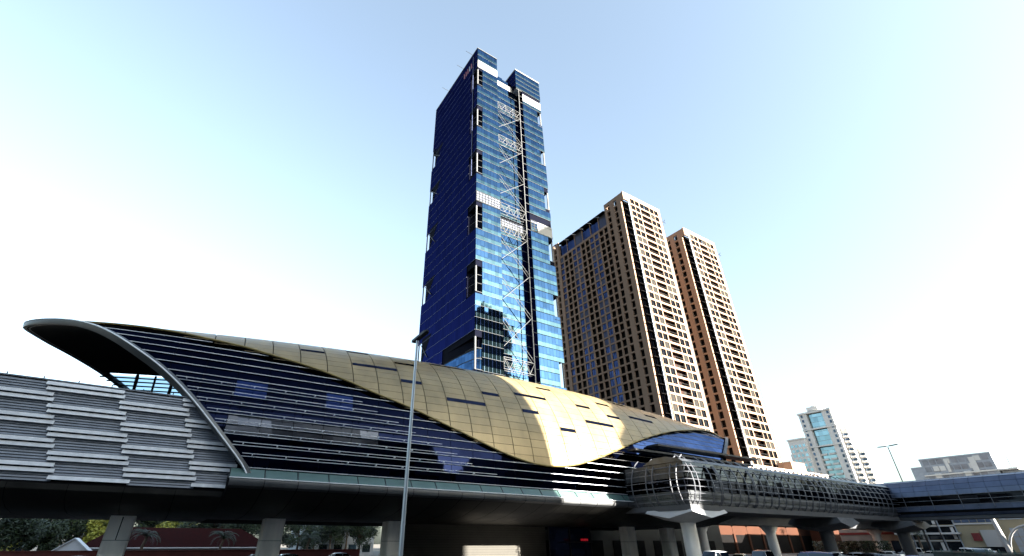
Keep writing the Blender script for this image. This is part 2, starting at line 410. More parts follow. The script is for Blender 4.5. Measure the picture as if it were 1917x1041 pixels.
# roof slots
slots = [((563, 653), (610, 660.5), .35), ((655, 659), (695, 666), .3), ((660, 684), (749, 699), .5), ((742, 680), (776, 686), .35), ((753, 711), (795, 719), .5), ((840, 750), (915, 764), .55), ((812, 684), (883, 697), .35),
         ((906, 731), (939, 738), .55), ((966, 734), (1025, 746), .5), ((982, 772), (1015, 780), .6), ((1012, 729), (1037, 735), .35), ((1080, 756), (1106, 763), .5), ((1051, 800), (1080, 807), .6), ((1101, 793), (1152, 805), .6),
         ((1115, 753), (1136, 758), .4), ((1139, 780), (1164, 787), .5), ((1175, 778), (1218, 791), .5), ((1149, 757), (1169, 762), .3), ((1201, 775), (1221, 781), .3)]
def ray_dir(px, py): return right * (px - PPX) + down * (py - PPY) + fwd * F_PX
def shell_hit(px, py):
    d = ray_dir(px, py); d = d / math.hypot(d.x, d.y); o = Vector((0, 0, CAM_H)); best = None
    for i in range(3000):
        p = o + d * (40 + i * .03)
        Fv = ((p.y - YC) / AX) ** 2 + ((p.z - Z0) / HX(p.x)) ** 2 - 1
        if best is None or Fv < best[0]: best = (Fv, p)
        if Fv < 0: break
    p = best[1]
    return p.x, math.degrees(math.atan2((p.z - Z0) / HX(p.x), (YC - p.y) / AX))
for pa, pb, hgt in slots:
    xa, ta = shell_hit(*pa); xb, tb = shell_hit(*pb)
    t = min(rows, key=lambda q: abs(q - (ta + tb) / 2)); xa = .03 + 3.05 * round((xa - .03) / 3.05); xb = .03 + 3.05 * max(round((xb - .03) / 3.05), round((xa - .03) / 3.05) + 1)
    dt = math.degrees(.56 / math.hypot(14 * math.sin(R_(t)), 19 * math.cos(R_(t))))
    b = MB()
    n = max(2, int((xb - xa) / 1.5))
    for off0, off1 in ((-.06, .035),):
        b.loft([[S(xa + .1 + (xb - xa - .2) * i / n, t + q, o) for q, o in ((-dt / 2, off0), (-dt / 2, off1), (dt / 2, off1), (dt / 2, off0))] for i in range(n + 1)], True, True)
    part(station, 'roof_slot', b, 'slot')
# glass wall
GO = -.34
zf = [8.75 + .955 * i for i in range(20)]
panes = []
for k in range(-6, 35):
    xa, xb = .03 + 3.05 * k, .03 + 3.05 * (k + 1)
    for i in range(len(zf) - 1):
        z0, z1 = zf[i], zf[i + 1]
        xm = (xa + xb) / 2
        if z1 > Z0 + HX(xm) + GO - .15: continue
        tm = t_of_z(xm, (z0 + z1) / 2, GO)
        if t_of_z(xm, z0, GO) > min(G(xa), G(xb)) + 5 and t_of_z(xm, z0, GO) > max(G(xa), G(xb)): continue
        x0 = max(xa, EL(tm) + .25); x1 = min(xb, ER(tm) - .1)
        if x1 - x0 < .3: continue
        def P(X, z): return S(X, t_of_z(X, z, GO), GO)
        xl0 = x0 if x0 == xa else max(xa, EL(t_of_z(xm, z0, GO)) + .25); xl1 = x0 if x0 == xa else max(xa, EL(t_of_z(xm, z1, GO)) + .25)
        xr0 = x1 if x1 == xb else min(xb, ER(t_of_z(xm, z0, GO)) - .1); xr1 = x1 if x1 == xb else min(xb, ER(t_of_z(xm, z1, GO)) - .1)
        g = .03
        panes.append((pxsize((xm, 50, z0)), 'pane_glow_tint' if 3 < xm < 17.5 and i in (3, 4) else 'pane_blue' if i in (7, 8) and (3 < xm < 6 or 12 < xm < 15) else 'end_glass' if xm > 60 and z0 > 14.5 - (xm - 60) * .05 else 'station_glass', [P(xl0 + g, z0 + g), P(xr0 - g, z0 + g), P(xr1 - g, z1 - g), P(xl1 + g, z1 - g)]))
panes.sort(key=lambda q: q[0]); rest = MB()
rest2 = MB()
for i, (d, en, q) in enumerate(panes):
    back = [(p[0], p[1] + .05, p[2]) for p in q]
    tgt = MB() if i < 300 else (rest2 if en == 'end_glass' else rest)
    tgt.add(q + back, [(0, 1, 2, 3), (0, 4, 5, 1), (1, 5, 6, 2), (2, 6, 7, 3), (3, 7, 4, 0)])
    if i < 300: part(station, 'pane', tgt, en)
if rest.v: part(station, 'far_panes', rest, 'station_glass', kind='stuff')
if rest2.v: part(station, 'far_panes', rest2, 'end_glass', kind='stuff')
b = MB()
b.loft([[S(min(max(X, EL(t) + .4), ER(t) - .2), t, GO - .12) for t in [q * 2.5 for q in range(0, 35)]] for X in [-16 + 1.5 * i for i in range(81)]])
part(station, 'wall_backing', b, 'dark_void')
rail_end = {1: 33.5, 2: 30, 3: 28, 4: 26, 5: 22.6, 6: 20.5, 7: 18, 8: 16.2}
def strip(x0, x1, z, off, dep, hh):
    n = max(2, int((x1 - x0) / 3)); rg = []
    for i in range(n + 1):
        X = x0 + (x1 - x0) * i / n; t = t_of_z(X, z, GO); p = S(X, t, GO)
        y0 = p[1] - off
        rg.append([(X, y0, z - hh / 2), (X, y0 - dep, z - hh / 2), (X, y0 - dep, z + hh / 2), (X, y0, z + hh / 2)])
    bb = MB(); bb.loft(rg, True, True); return bb
for i, z in enumerate(zf):
    def inside(X): return z < Z0 + HX(X) + GO - .1 and EL(t_of_z(X, z, GO)) + .3 < X < ER(t_of_z(X, z, GO)) - .1 and t_of_z(X, z, GO) < G(X) + .5
    X, run = -18.0, None; runs = []
    while X < 106:
        if inside(X):
            if run is None: run = X
        elif run is not None:
            runs.append((run, X)); run = None
        X += .1
    for x0, x1 in runs:
        if x1 - x0 < .8: continue
        if x0 < 50 < x1 or x1 < 62: part(station, 'fin', strip(x0, min(x1, 72), z, .0, .14, .055), 'fin')
        else: part(station, 'glazing_bar', strip(x0, x1, z, .0, .05, .045), 'belly')
        if x0 < 20 and i in rail_end and rail_end[i] > x0 + 2:
            rl = part(station, 'rail', strip(x0 + .1, rail_end[i], z + .20, .55, .05, .05), 'fin')
            bb = MB()
            X = x0 + 1
            while X < rail_end[i] - .3:
                p = S(X, t_of_z(X, z, GO), GO); bb.box(X - .03, X + .03, p[1] - .6, p[1] - .2, z + .05, z + .20); X += 3.05
            if bb.v: part(rl, 'rail_brackets', bb, 'fin')
# rim of the left mouth
WD = smooth_tab([(0, 1.15), (30, 1.0), (50, .7), (70, .5), (90, .42), (110, .5), (140, .9), (180, 1.1)], 4)
def rim(E, sgn, name, mat, kw=1.):
    ts = [i * 2.5 for i in range(73)]
    b = MB(); prof = []
    for t in ts:
        X = E(t); wd = WD(t) * kw
        prof.append([S(X + sgn * .35, t, .06), S(X - sgn * .05, t, .10), S(X - sgn * .12, t, -.10), S(X - sgn * .02, t, -wd), S(X + sgn * .6, t, -wd - .08), S(X + sgn * .7, t, -wd + .25)])
    b.loft(prof, True, True)
    o = part(station, name, b, mat, True)
    b2 = MB(); b2.tube([S(E(t) - sgn * .08, t, .08) for t in ts], .065, 6); part(o, 'rim_bead', b2, 'white_metal' if kw == 1 else 'belly', True)
    return o
rim(EL, 1, 'mouth_rim', 'rim'); rim(ER, -1, 'mouth_rim', 'belly', .3)
# dark lining of the mouth
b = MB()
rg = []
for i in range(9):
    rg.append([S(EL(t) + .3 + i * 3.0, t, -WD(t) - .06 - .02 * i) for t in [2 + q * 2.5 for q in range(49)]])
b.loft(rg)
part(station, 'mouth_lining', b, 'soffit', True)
# back wall ribs and transoms around the open glazing seen through the mouth
b = MB()
for k in range(10):
    X0 = -7 + k * 1.9
    b.tube([S(max(X0, EL(t) + .5), t, -1.2) for t in (121, 126, 132, 140, 150, 160, 172)], .13 if k % 2 else .2, 6)
part(station, 'mouth_mullions', b, 'steel_dark')
for t in (123, 125.5, 128, 130.5, 133, 136, 140, 146, 153, 160, 168):
    b = MB(); b.tube([S(EL(t) + .2 + q * 4, t, -1.2) for q in range(6)], .09, 6); part(station, 'mouth_transom', b, 'steel_dark')
for ta, tb in ((122, 128), (128, 134), (134, 140), (140, 146), (146, 153), (153, 160), (160, 168)):
    b = MB(); b.loft([[S(EL(t) + .5 + (12.5 - EL(t)) * q / 6, t, -1.1) for t in (ta, (ta + tb) / 2, tb)] for q in range(7)]); part(station, 'rear_pane', b, 'rear_glass')
b = MB(); b.loft([[S(X, t, -.4) for t in (162, 166, 170, 175, 180)] for X in (6, 20, 40, 60, 82)]); part(station, 'back_wall', b, 'dark_void')
# eave over the bridge at the right end
for z, y0, y1, xa, xb in ((16.1, 49.3, 51.6, 64, 92), (14.9, 49.2, 50.9, 58.5, 90)):
    b = MB(); b.box(xa, xb, y0, y1, z, z + .28); part(station, 'eave', b, 'steel_dark')
# belly, lip, apron
XL, XR = 4.4, 82.0
prof = [(49.25, 7.72), (49.12, 7.45), (49.2, 7.1), (49.6, 6.9)]
under = [(49.62, 6.88), (51.5, 6.15), (54, 5.5), (57, 5.12), (60, 4.98), (64, 4.92)]
n = 26
for i in range(n):
    x0 = XL + (XR - XL) * i / n + .03; x1 = XL + (XR - XL) * (i + 1) / n - .03
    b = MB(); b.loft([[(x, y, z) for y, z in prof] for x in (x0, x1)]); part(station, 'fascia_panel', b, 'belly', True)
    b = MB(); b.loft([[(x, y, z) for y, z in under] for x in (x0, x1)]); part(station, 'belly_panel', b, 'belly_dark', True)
    b = MB(); b.add([(x0 + .02, 49.55, 7.80), (x1 - .02, 49.55, 7.80), (x1 - .02, 50.25, 8.62), (x0 + .02, 50.25, 8.62), (x0 + .02, 49.60, 7.78), (x1 - .02, 49.60, 7.78), (x1 - .02, 50.30, 8.60), (x0 + .02, 50.30, 8.60)], [(0, 1, 2, 3), (7, 6, 5, 4), (0, 4, 5, 1), (1, 5, 6, 2), (2, 6, 7, 3), (3, 7, 4, 0)])
    part(station, 'apron_pane', b, 'apron_glass')
    b = MB(); b.tube([(x0 - .03, 49.5, 7.75), (x0 - .03, 50.2, 8.62)], .045, 5); part(station, 'apron_bracket', b, 'steel_dark')
b = MB(); b.box(XL, XR, 49.18, 49.75, 7.72, 7.80); part(station, 'lip', b, 'white_metal')
b = MB(); b.loft([[(x, y + .06, z + .06) for y, z in prof + under[1:]] + [(x, 78.5, 4.98), (x, 78.9, 7.7), (x, 64, 7.7), (x, 49.4, 7.69)] for x in (XL + .05, XR - .05)], True, True)
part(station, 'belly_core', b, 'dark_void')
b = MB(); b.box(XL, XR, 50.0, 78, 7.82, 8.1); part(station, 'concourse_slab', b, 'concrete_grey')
# columns under the belly
def leaf_column(x, y, wx, wy, h, par, slot=False):
    b = MB()
    ch = .12
    poly = [(x - wx / 2 + ch, y - wy / 2), (x + wx / 2 - ch, y - wy / 2), (x + wx / 2, y - wy / 2 + ch), (x + wx / 2, y + wy / 2 - ch), (x + wx / 2 - ch, y + wy / 2), (x - wx / 2 + ch, y + wy / 2), (x - wx / 2, y + wy / 2 - ch), (x - wx / 2, y - wy / 2 + ch)]
    b.prism(poly, 0, h); o = part(par, 'column', b, 'concrete')
    if slot: bx(o, 'joint', x - .04, x + .04, y - wy / 2 - .004, y - wy / 2 + .1, 2.9, h - .1, 'dark_void')
    b = MB(); b.prism([(x + (px - x) * 1.02, y + (py - y) * 1.02) for px, py in poly], 2.85, 2.89); part(o, 'formwork_line', b, 'concrete_grey')
    return o
leaf_column(10.9, 60.5, 2.1, 2.0, 4.98, station); leaf_column(24.6, 60, 1.7, 2.2, 4.99, station)
leaf_column(65.5, 59.5, 2.0, 1.8, 5.0, station); leaf_column(76, 60, 2.0, 1.8, 5.0, station)
# street level wall with siding
for i in range(16):
    z = .05 + i * .305
    bx(station, 'plank', 26.6, 52.0, 64.0 - (i % 2) * .004, 64.08, z, z + .285, 'siding')
bx(station, 'wall_core', 26.6, 52.0, 64.1, 64.4, 0, 4.95, 'dark_void')
bx(station, 'entrance_glass', 52.3, 61.0, 63.5, 63.6, 0, 4.9, 'slot')
for x in (52.2, 56.5, 61.0): bx(station, 'entrance_post', x - .06, x + .06, 63.38, 63.5, 0, 4.92, 'steel_dark')
bx(station, 'entrance_canopy', 55.6, 59.5, 61.5, 63.4, 2.75, 2.9, 'steel_dark')
for k in range(5): bx(station, 'sign_letter', 57.0 + k * .32, 57.2 + k * .32, 61.46, 61.5, 3.0, 3.28, 'neon')

sv = thing('service_building', (90, 84, 0), 'dark low service building in the shade behind the station columns', 'building')
b = MB(); b.box(62, 122, 80, 86, 0, 7.5); part(sv, 'wall', b, 'siding'); b = MB(); b.box(61.6, 122.4, 79.6, 86.4, 7.5, 7.9); part(sv, 'roof_slab', b, 'concrete_grey')
for k in range(9): bx(sv, 'door', 64 + k * 6.4, 67.4 + k * 6.4, 79.9, 80.0, 0, 3.2, 'bdark')
# ================================================================== louvred viaduct on the left
viaduct = thing('railway_viaduct', (-30, 57, 0), 'railway viaduct wall of grey and white horizontal louvres', 'viaduct')
YL = 51.5
bx(viaduct, 'louvre_backing', -70, 5.6, YL + .25, YL + .5, 6.72, 14.55, 'louvre_back')
bx(viaduct, 'coping', -70, 5.6, YL - .05, YL + .7, 14.58, 14.68, 'louvre')
for k in range(26): bx(viaduct, 'coping_post', -56 + k * 2.35, -55.93 + k * 2.35, YL - .02, YL + .05, 14.68, 14.86, 'steel_dark')
pw, px0 = 4.98, -9.4
per = 1.735
for q in range(-9, 4):
    xa, xb = px0 + pw * (q - 1), px0 + pw * q
    phase = 0 if q % 2 == 0 else per / 2
    z = 14.42 - phase - per
    zz = 14.5
    # build the sequence of slats from the top
    zt = 14.5 + (0 if q % 2 else per / 2 + .05)
    while zt > 6.9:
        for kk, (h, wht) in enumerate(((.30, 1), (.05, 0), (.30, 1), (.17, 0), (.17, 0), (.17, 0), (.17, 0), (.17, 0))):
            z1 = zt; z0 = zt - h; zt = z0 - (.04 if not wht else .03)
            if kk == 1: continue
            if z1 > 14.52 or z0 < 6.75: continue
            slant = (z0 - 10.6) * -.14
            if wht:
                sh = .377 * (10.6 - z0); x0, x1 = xa - .22 + sh, xb + .22 + sh
                x0 = max(x0, -69); x1 = min(x1, interp([(6.7, 4.9), (8.2, 5.4), (14.6, 1.0)], z0))
                if x1 - x0 < .3: continue
                b = MB(); b.add([(x0, YL - .20, z0), (x1, YL - .20, z0), (x1, YL + .02, z0), (x0, YL + .02, z0), (x0, YL - .05, z1), (x1, YL - .05, z1), (x1, YL + .02, z1), (x0, YL + .02, z1)],
                                [(3, 2, 1, 0), (4, 5, 6, 7), (0, 1, 5, 4), (1, 2, 6, 5), (2, 3, 7, 6), (3, 0, 4, 7)])
                part(viaduct, 'slat', b, 'louvre_white')
            else:
                sh = .377 * (10.6 - z0); x0, x1 = max(xa + sh, -69), min(xb + sh, interp([(6.7, 5.0), (8.2, 5.5), (14.6, 1.2)], z0))
                if x1 - x0 < .3: continue
                b = MB(); b.add([(x0, YL - .02, z0), (x1, YL - .02, z0), (x1, YL + .2, z0), (x0, YL + .2, z0), (x0, YL + .06, z1), (x1, YL + .06, z1), (x1, YL + .2, z1), (x0, YL + .2, z1)],
                                [(3, 2, 1, 0), (4, 5, 6, 7), (0, 1, 5, 4), (1, 2, 6, 5), (2, 3, 7, 6), (3, 0, 4, 7)])
                part(viaduct, 'slat', b, 'louvre')
vp = [(51.45, 6.72), (51.5, 6.3), (52.4, 5.6), (54.5, 5.1), (57, 4.85), (64, 4.8), (70, 4.85), (75, 5.8), (76, 6.72)]
for i in range(20):
    x0, x1 = -70 + i * 3.72 + .02, -70 + (i + 1) * 3.72 - .02
    b = MB(); b.loft([[(x, y, z) for y, z in vp] for x in (x0, x1)]); part(viaduct, 'belly_panel', b, 'belly_dark', True)
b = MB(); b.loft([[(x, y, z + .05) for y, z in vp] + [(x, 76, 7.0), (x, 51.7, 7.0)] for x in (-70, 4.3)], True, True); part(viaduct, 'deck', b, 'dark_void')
leaf_column(-2.7, 58.5, 1.95, 1.9, 4.84, viaduct, True)
for x in (-17, -32, -47): leaf_column(x, 58.5, 1.95, 1.9, 4.84, viaduct, True)

# rail viaduct going on beyond the station
via2 = thing('railway_viaduct', (150, 64, 0), 'grey concrete railway viaduct running on behind the footbridge', 'viaduct')
b = MB(); b.loft([[(x, y, z) for y, z in [(59, 9.4), (59.2, 8.2), (61.5, 7.6), (62, 6.0), (67, 6.0), (67.5, 7.6), (69.8, 8.2), (70, 9.4)]] for x in (82.5, 330)], True, True)
part(via2, 'deck', b, 'concrete_grey')
for x in (92, 117, 142, 170, 200, 230):
    b = MB(); b.tube([(x, 64.5, 0), (x, 64.5, 4.6), (x, 64.5, 6.0)], [1.0, 1.0, 1.9], 20); part(via2, 'column', b, 'concrete', True)

# ================================================================== footbridge
bridge = thing('footbridge', (88, 43, 0), 'enclosed grey footbridge wrapped in curved steel ribs beside the station', 'bridge')
XB, YB, YB2 = 56.2, 40.0, 46.5
ZT, ZBt = 12.3, 7.0
XE = 118.5
def wall_panels(par, axis, a0, a1, fix, step, inward):
    """stack of cladding / window / cladding panels on one face"""
    a = a0
    n = max(1, round((a1 - a0) / step)); st = (a1 - a0) / n
    for i in range(n):
        p0, p1 = a0 + i * st + .03, a0 + (i + 1) * st - .03
        for z0, z1, nm, mt, dep in ((7.05, 7.75, 'skirt_panel', 'bridge_panel', .12), (7.8, 8.55, 'lower_panel', 'bridge_panel', 0), (8.6, 9.35, 'window', 'bridge_win', .08), (9.4, 10.1, 'window', 'bridge_win', .08), (10.15, 11.05, 'upper_panel', 'bridge_glass', 0), (11.1, 12.0, 'upper_panel', 'bridge_glass', -.0)):
            lean = .35 if z0 > 11.0 else 0
            if axis == 'y' and mt == 'bridge_glass': mt = 'bridge_panel'
            if axis == 'x': bx(par, nm, p0, p1, fix + dep, fix + dep + .1, z0, z1, mt)
            else: bx(par, nm, fix + dep, fix + dep + .1, p0, p1, z0, z1, mt)
wall_panels(bridge, 'x', XB, XE, YB, 2.45, 1)
wall_panels(bridge, 'y', YB + .12, YB2 + 3.4, XB, 2.45, 1)
b = MB(); b.box(XB + .25, XE, YB + .25, YB2, 7.02, 12.0); b.box(XB + .25, XB + 6, YB2, 50.5, 7.02, 12.0); part(bridge, 'core', b, 'dark_void')
b = MB(); b.loft([[(x, y, z) for y, z in ((YB - .05, 12.02), (YB + .5, 12.45), (YB + 2.5, 12.85), (YB2 - 2, 12.85), (YB2, 12.1))] for x in (XB - .05, XE + .5)], True, True); part(bridge, 'roof', b, 'bridge_panel')
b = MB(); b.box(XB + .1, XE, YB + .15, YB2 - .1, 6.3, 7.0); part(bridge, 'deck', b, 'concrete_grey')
b = MB(); b.box(XB + .1, XB + 6, YB2 - .1, 51, 6.32, 7.0); part(bridge, 'deck_arm', b, 'concrete_grey')
# ribs : bowed out from the wall and rising past the eaves
rp = [(.35, 6.75), (-.25, 7.4), (-.62, 8.4), (-.72, 9.4), (-.55, 10.6), (-.05, 11.7), (.75, 12.6), (1.4, 13.05)]
xs = [XB + .6, XB + 1.6] + [XB + 4.6 + 1.95 * i for i in range(29)] + [XB + 6.2, XB + 14.7, XB + 35.5, XB + 37.0]
for x in xs:
    if x > XE - .5: continue
    b = MB(); b.tube([(x, YB + dy, z) for dy, z in rp], .085, 6); part(bridge, 'rib', b, 'rib', True)
for y in (YB + .9, YB + 1.9, YB + 4.8, YB + 5.9, YB + 8.4):
    b = MB(); b.tube([(XB + dy, y, z) for dy, z in rp], .085, 6); part(bridge, 'rib', b, 'rib', True)
for z, dy in ((7.4, -.25), (8.2, -.58), (9.0, -.7), (9.8, -.7), (10.7, -.52), (11.5, -.15)):
    b = MB(); b.tube([(XB + dy, YB2 + 3, z), (XB + dy, YB + dy + .6, z), (XB + dy + .18, YB + dy + .18, z), (XB + dy + .6, YB + dy, z), (XE, YB + dy, z)], .05, 6); part(bridge, 'stringer', b, 'rib', True)
def cap_column(par, cx, cy, hx, hy, r, name_mat='cap', zt=6.9):
    b = MB()
    zc, zm = zt - .75, zt - 1.45
    rim_ = [(cx - hx, cy - hy, zc), (cx, cy - hy, zm), (cx + hx, cy - hy, zc), (cx + hx, cy, zm), (cx + hx, cy + hy, zc), (cx, cy + hy, zm), (cx - hx, cy + hy, zc), (cx - hx, cy, zm)]
    k = .86
    top = [(cx + (x - cx) * k, cy + (y - cy) * k, zt) for x, y, z in rim_]
    neck = [(cx + r * 1.05 * math.cos(R_(225 + 45 * i)), cy + r * 1.05 * math.sin(R_(225 + 45 * i)), zm - .45) for i in range(8)]
    b.loft([neck, rim_, top], True, True); o = part(par, 'cap', b, name_mat)
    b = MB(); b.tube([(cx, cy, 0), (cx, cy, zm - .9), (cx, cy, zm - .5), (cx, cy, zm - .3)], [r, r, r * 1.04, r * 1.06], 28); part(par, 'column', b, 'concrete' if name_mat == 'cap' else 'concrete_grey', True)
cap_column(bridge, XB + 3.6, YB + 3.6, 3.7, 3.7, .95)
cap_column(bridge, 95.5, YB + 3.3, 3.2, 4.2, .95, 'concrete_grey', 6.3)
cap_column(bridge, 121.5, YB + 1.5, 4.0, 3.5, 1.0, 'concrete_grey', 6.3)
# second leg crossing the road
leg = thing('footbridge', (121.5, 20, 0), 'smooth blue grey enclosed footbridge leg crossing over the road at right', 'bridge')
XA, XA2 = 118.6, 125
secA = [(.35, 6.9), (.0, 7.35), (-.05, 7.75), (-.1, 8.6), (-.1, 10.15), (0, 11.0), (.35, 11.9), (1.1, 12.7), (2.3, 13.1), (4.1, 13.1), (5.6, 12.4), (6.3, 11), (6.4, 7.4), (6.0, 6.9)]
b = MB(); b.loft([[(XA + .15 + dx * .96, y, z) for dx, z in secA] for y in (46.2, -60)], True, True); part(leg, 'core', b, 'dark_void')
nb = 52
for i in range(nb):
    y1 = 46.4 - i * 2.02; y0 = y1 - 1.98
    for (za, zb, nm, mt) in ((0, 1, 'skirt_panel', 'bridge_blue'), (2, 3, 'lower_panel', 'bridge_blue'), (3, 4, 'window', 'bridge_win'), (4, 5, 'upper_panel', 'bridge_blue'), (5, 6, 'upper_panel', 'bridge_blue'), (6, 7, 'roof_panel', 'bridge_blue'), (7, 8, 'roof_panel', 'bridge_blue')):
        (d0, z0), (d1, z1) = secA[za], secA[zb]
        if nm == 'window':
            zm = (z0 + z1) / 2
            for q0, q1 in ((z0, zm), (zm, z1)): bx(leg, nm, XA - .02, XA + .04, y0, y1, q0 + .05, q1 - .04, mt)
            continue
        b = MB(); b.loft([[(XA + d0, y, z0 + .02), (XA + d1, y, z1 - .02), (XA + d1 + .08, y, z1 - .06), (XA + d0 + .08, y, z0 + .06)] for y in (y0, y1)], True, True); part(leg, nm, b, mt)
for z in (8.58, 9.38, 10.18): bx(leg, 'transom', XA - .16, XA - .08, -58, 46.3, z - .035, z + .035, 'rib')
for i in range(26): bx(leg, 'mullion', XA - .17, XA - .09, 46.4 - i * 4.04 - .035, 46.4 - i * 4.04 + .035, 8.1, 10.6, 'rib')
b = MB(); b.box(XA + .5, XA2 - .6, -58, 46, 6.4, 6.88); part(leg, 'deck', b, 'concrete_grey')
for y in (-20, 0 - 45): 
    b = MB(); b.tube([(121.8, y, 0), (121.8, y, 6.4)], 1.0, 20); part(leg, 'column', b, 'concrete_grey', True)

# ================================================================== blue glass tower
blue = thing('glass_tower', (79, 123, 0), 'tall blue glass office tower with white cross braced recess', 'tower')
TX0, TXL, TXR, TX1, TY0, TY1, DEP = 62.4, 72.3, 85.5, 95.6, 103.2, 142.4, 3.0
FZ = [31.9 + 4 * i for i in range(40)]
NL = [(164.9, 174.3), (140.6, 149.8), (116.8, 126.1), (92.2, 101.6), (68.6, 77.7), (44.2, 53.9)]
NR = [(159.1, 167.6), (136.4, 144.7), (113.4, 122), (89.7, 98.4), (66.8, 75.3), (43, 52.3)]
NB = [(149, 157.8), (127, 136), (103, 113.4), (79.6, 88.8), (55.5, 65.4)]
def in_any(z0, z1, N):
    return any(min(z1, b_) - max(z0, a_) > 1.6 for a_, b_ in N)
# core as stacked blocks so the notches are real
cuts = sorted(set([0, 188.3] + [z for N in (NL, NR, NB) for ab in N for z in ab]))
cb = MB()
for z0, z1 in zip(cuts, cuts[1:]):
    zm = (z0 + z1) / 2
    e = .12
    nl = any(a_ <= zm <= b_ for a_, b_ in NL); nr = any(a_ <= zm <= b_ for a_, b_ in NR); nb_ = any(a_ <= zm <= b_ for a_, b_ in NB)
    low = zm < 54
    xl = TX0 + e
    ys = TY0 + e
    poly = []
    if nl and low:
        poly += [(TX0 + e, 123.0)] + [(TX0 + e + 2.4 * (1 - math.cos(R_(a))), 123.0 - 19.2 * math.sin(R_(a))) for a in (15, 30, 45, 60, 75, 90)]
    elif nl: poly += [(TX0 + e, 108.5), (TX0 + 2.4, 107.5), (TX0 + 2.4, ys)]
    else: poly += [(TX0 + e, ys)]
    poly += [(TXL - e, ys), (TXL - e, TY0 + DEP + e), (TXR + e, TY0 + DEP + e), (TXR + e, ys)]
    poly += [(TX1 - 2.2, ys), (TX1 - 2.2, ys + 8), (TX1 - e, ys + 8)] if nr else [(TX1 - e, ys)]
    poly += [(TX1 - e, TY1 - e)]
    poly += [(TX0 + 2.2, TY1 - e), (TX0 + 2.2, TY1 - 3.2), (TX0 + e, TY1 - 3.2)] if nb_ else [(TX0 + e, TY1 - e)]
    if zm > 175:
        # the wings part company near the top
        cb.prism([(TX0 + e, ys), (TXL - e, ys), (TXL - e, TY1 - e), (TX0 + e, TY1 - e)], z0, z1)
    else: cb.prism(poly, z0, z1)
cb.box(TXL - e, TXR + .2, TY0 + DEP + e, TY1 - 1, 175, 180.6)
cb.box(82.4, TX1 + .1, TY0 + .1, 124, 176.1, 188.6); cb.box(TXR + .2, TX1 - e, TY0 + .12, TY1 - 1, 174.3, 176.2)
part(blue, 'core', cb, 'tower_core')
def band(name, x0, x1, y, z0, z1, mt): bx(blue, name, x0, x1, y - .06, y + .12, z0, z1, mt)
zones = []
for i, z in enumerate(FZ):
    z1 = z + 4
    if z > 188: continue
    # left wing front
    xs0 = TX0 + 2.5 if in_any(z, z1, NL) else TX0
    if z < 187:
        top = min(z1, 188.4)
        if 174.5 < z < 178 or 101 < z < 105: pass
        else:
            band('spandrel', xs0, TXL, TY0, z + .14, z + 1.55, 'tglass_light')
            band('vision_glass', xs0, TXL, TY0, z + 1.6, top - .02, 'tglass_blue')
        bx(blue, 'floor_line', xs0, TXL + .02, TY0 - .12, TY0 + .05, z, z + .10, 'tower_line')
    if z < 174:
        if not (97 < z < 101):
            band('spandrel', TXL + .02, TXR, TY0 + DEP, z + .14, z + 1.55, 'tglass_light')
            band('vision_glass', TXL + .02, TXR, TY0 + DEP, z + 1.6, z1 - .02, 'tglass_blue')
        bx(blue, 'floor_line', TXL + .02, TXR, TY0 + DEP - .14, TY0 + DEP + .05, z, z + .12, 'tower_line')
        x1 = TX1 - 2.3 if in_any(z, z1, NR) else TX1
        if not (101 < z < 105 or 168 < z < 172):
            band('spandrel', TXR, x1, TY0, z + .14, z + 1.55, 'tglass_light')
            band('vision_glass', TXR, x1, TY0, z + 1.6, z1 - .02, 'tglass_blue')
        bx(blue, 'floor_line', TXR - .02, x1 + .02, TY0 - .16, TY0 + .05, z, z + .12, 'tower_line')
        # dark side of the right wing
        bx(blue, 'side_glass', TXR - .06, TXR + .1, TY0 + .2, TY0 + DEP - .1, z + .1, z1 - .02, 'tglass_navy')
        bx(blue, 'strut', 83.6, TXR - .07, TY0 - .04, TY0 + .04, z + .02, z + .12, 'steel_white')
    # left face
    if z < 187:
        y0 = 108.6 if in_any(z, z1, NL) else TY0
        if z < 54 and z > 43: y0 = 123
        y1 = TY1 - 3.3 if in_any(z, z1, NB) else TY1
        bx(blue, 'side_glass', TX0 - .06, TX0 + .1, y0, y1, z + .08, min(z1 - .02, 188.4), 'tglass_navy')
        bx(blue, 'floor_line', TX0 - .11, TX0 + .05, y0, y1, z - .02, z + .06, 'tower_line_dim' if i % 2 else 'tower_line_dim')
        if z > 43 and z < 54:
            pass
# rounded glazing in the lowest notch
for z in (39.9, 43.9, 47.9):
    pts = [(TX0 + 2.4 * (1 - math.cos(R_(a))), 123.0 - 19.4 * math.sin(R_(a))) for a in range(0, 91, 6)]
    b = MB(); b.loft([[(x, y, z + .14), (x, y, min(z + 3.98, 50.6))] for x, y in pts]); part(blue, 'curved_glass', b, 'tglass_blue')
    b = MB(); b.tube([(x - .05, y - .05, z + .06) for x, y in pts], .10, 5); part(blue, 'floor_line', b, 'tower_line')
b = MB(); b.tube([(x - .05, y - .05, 50.7) for x, y in pts], .10, 5); part(blue, 'floor_line', b, 'tower_line')
for z0, z1 in NL:
    b = MB(); b.tube([(TX0 + .35, TY0 + .35, z0), (TX0 + .35, TY0 + .35, z1)], .30, 10); part(blue, 'notch_column', b, 'steel_white', True)
    for q in (.33, .66):
        zz = z0 + (z1 - z0) * q
        b = MB(); b.tube([(TX0 + .1, 108.5, zz), (TX0 + .1, 106, zz), (TX0 + .5, TY0 + .3, zz), (TX0 + 2.4, TY0 + .05, zz)], .06, 5); part(blue, 'notch_rail', b, 'steel_white')
    bx(blue, 'notch_sill', TX0 - .05, TX0 + 2.45, TY0 - .1, TY0 + .5, z0 - .15, z0, 'tower_line')
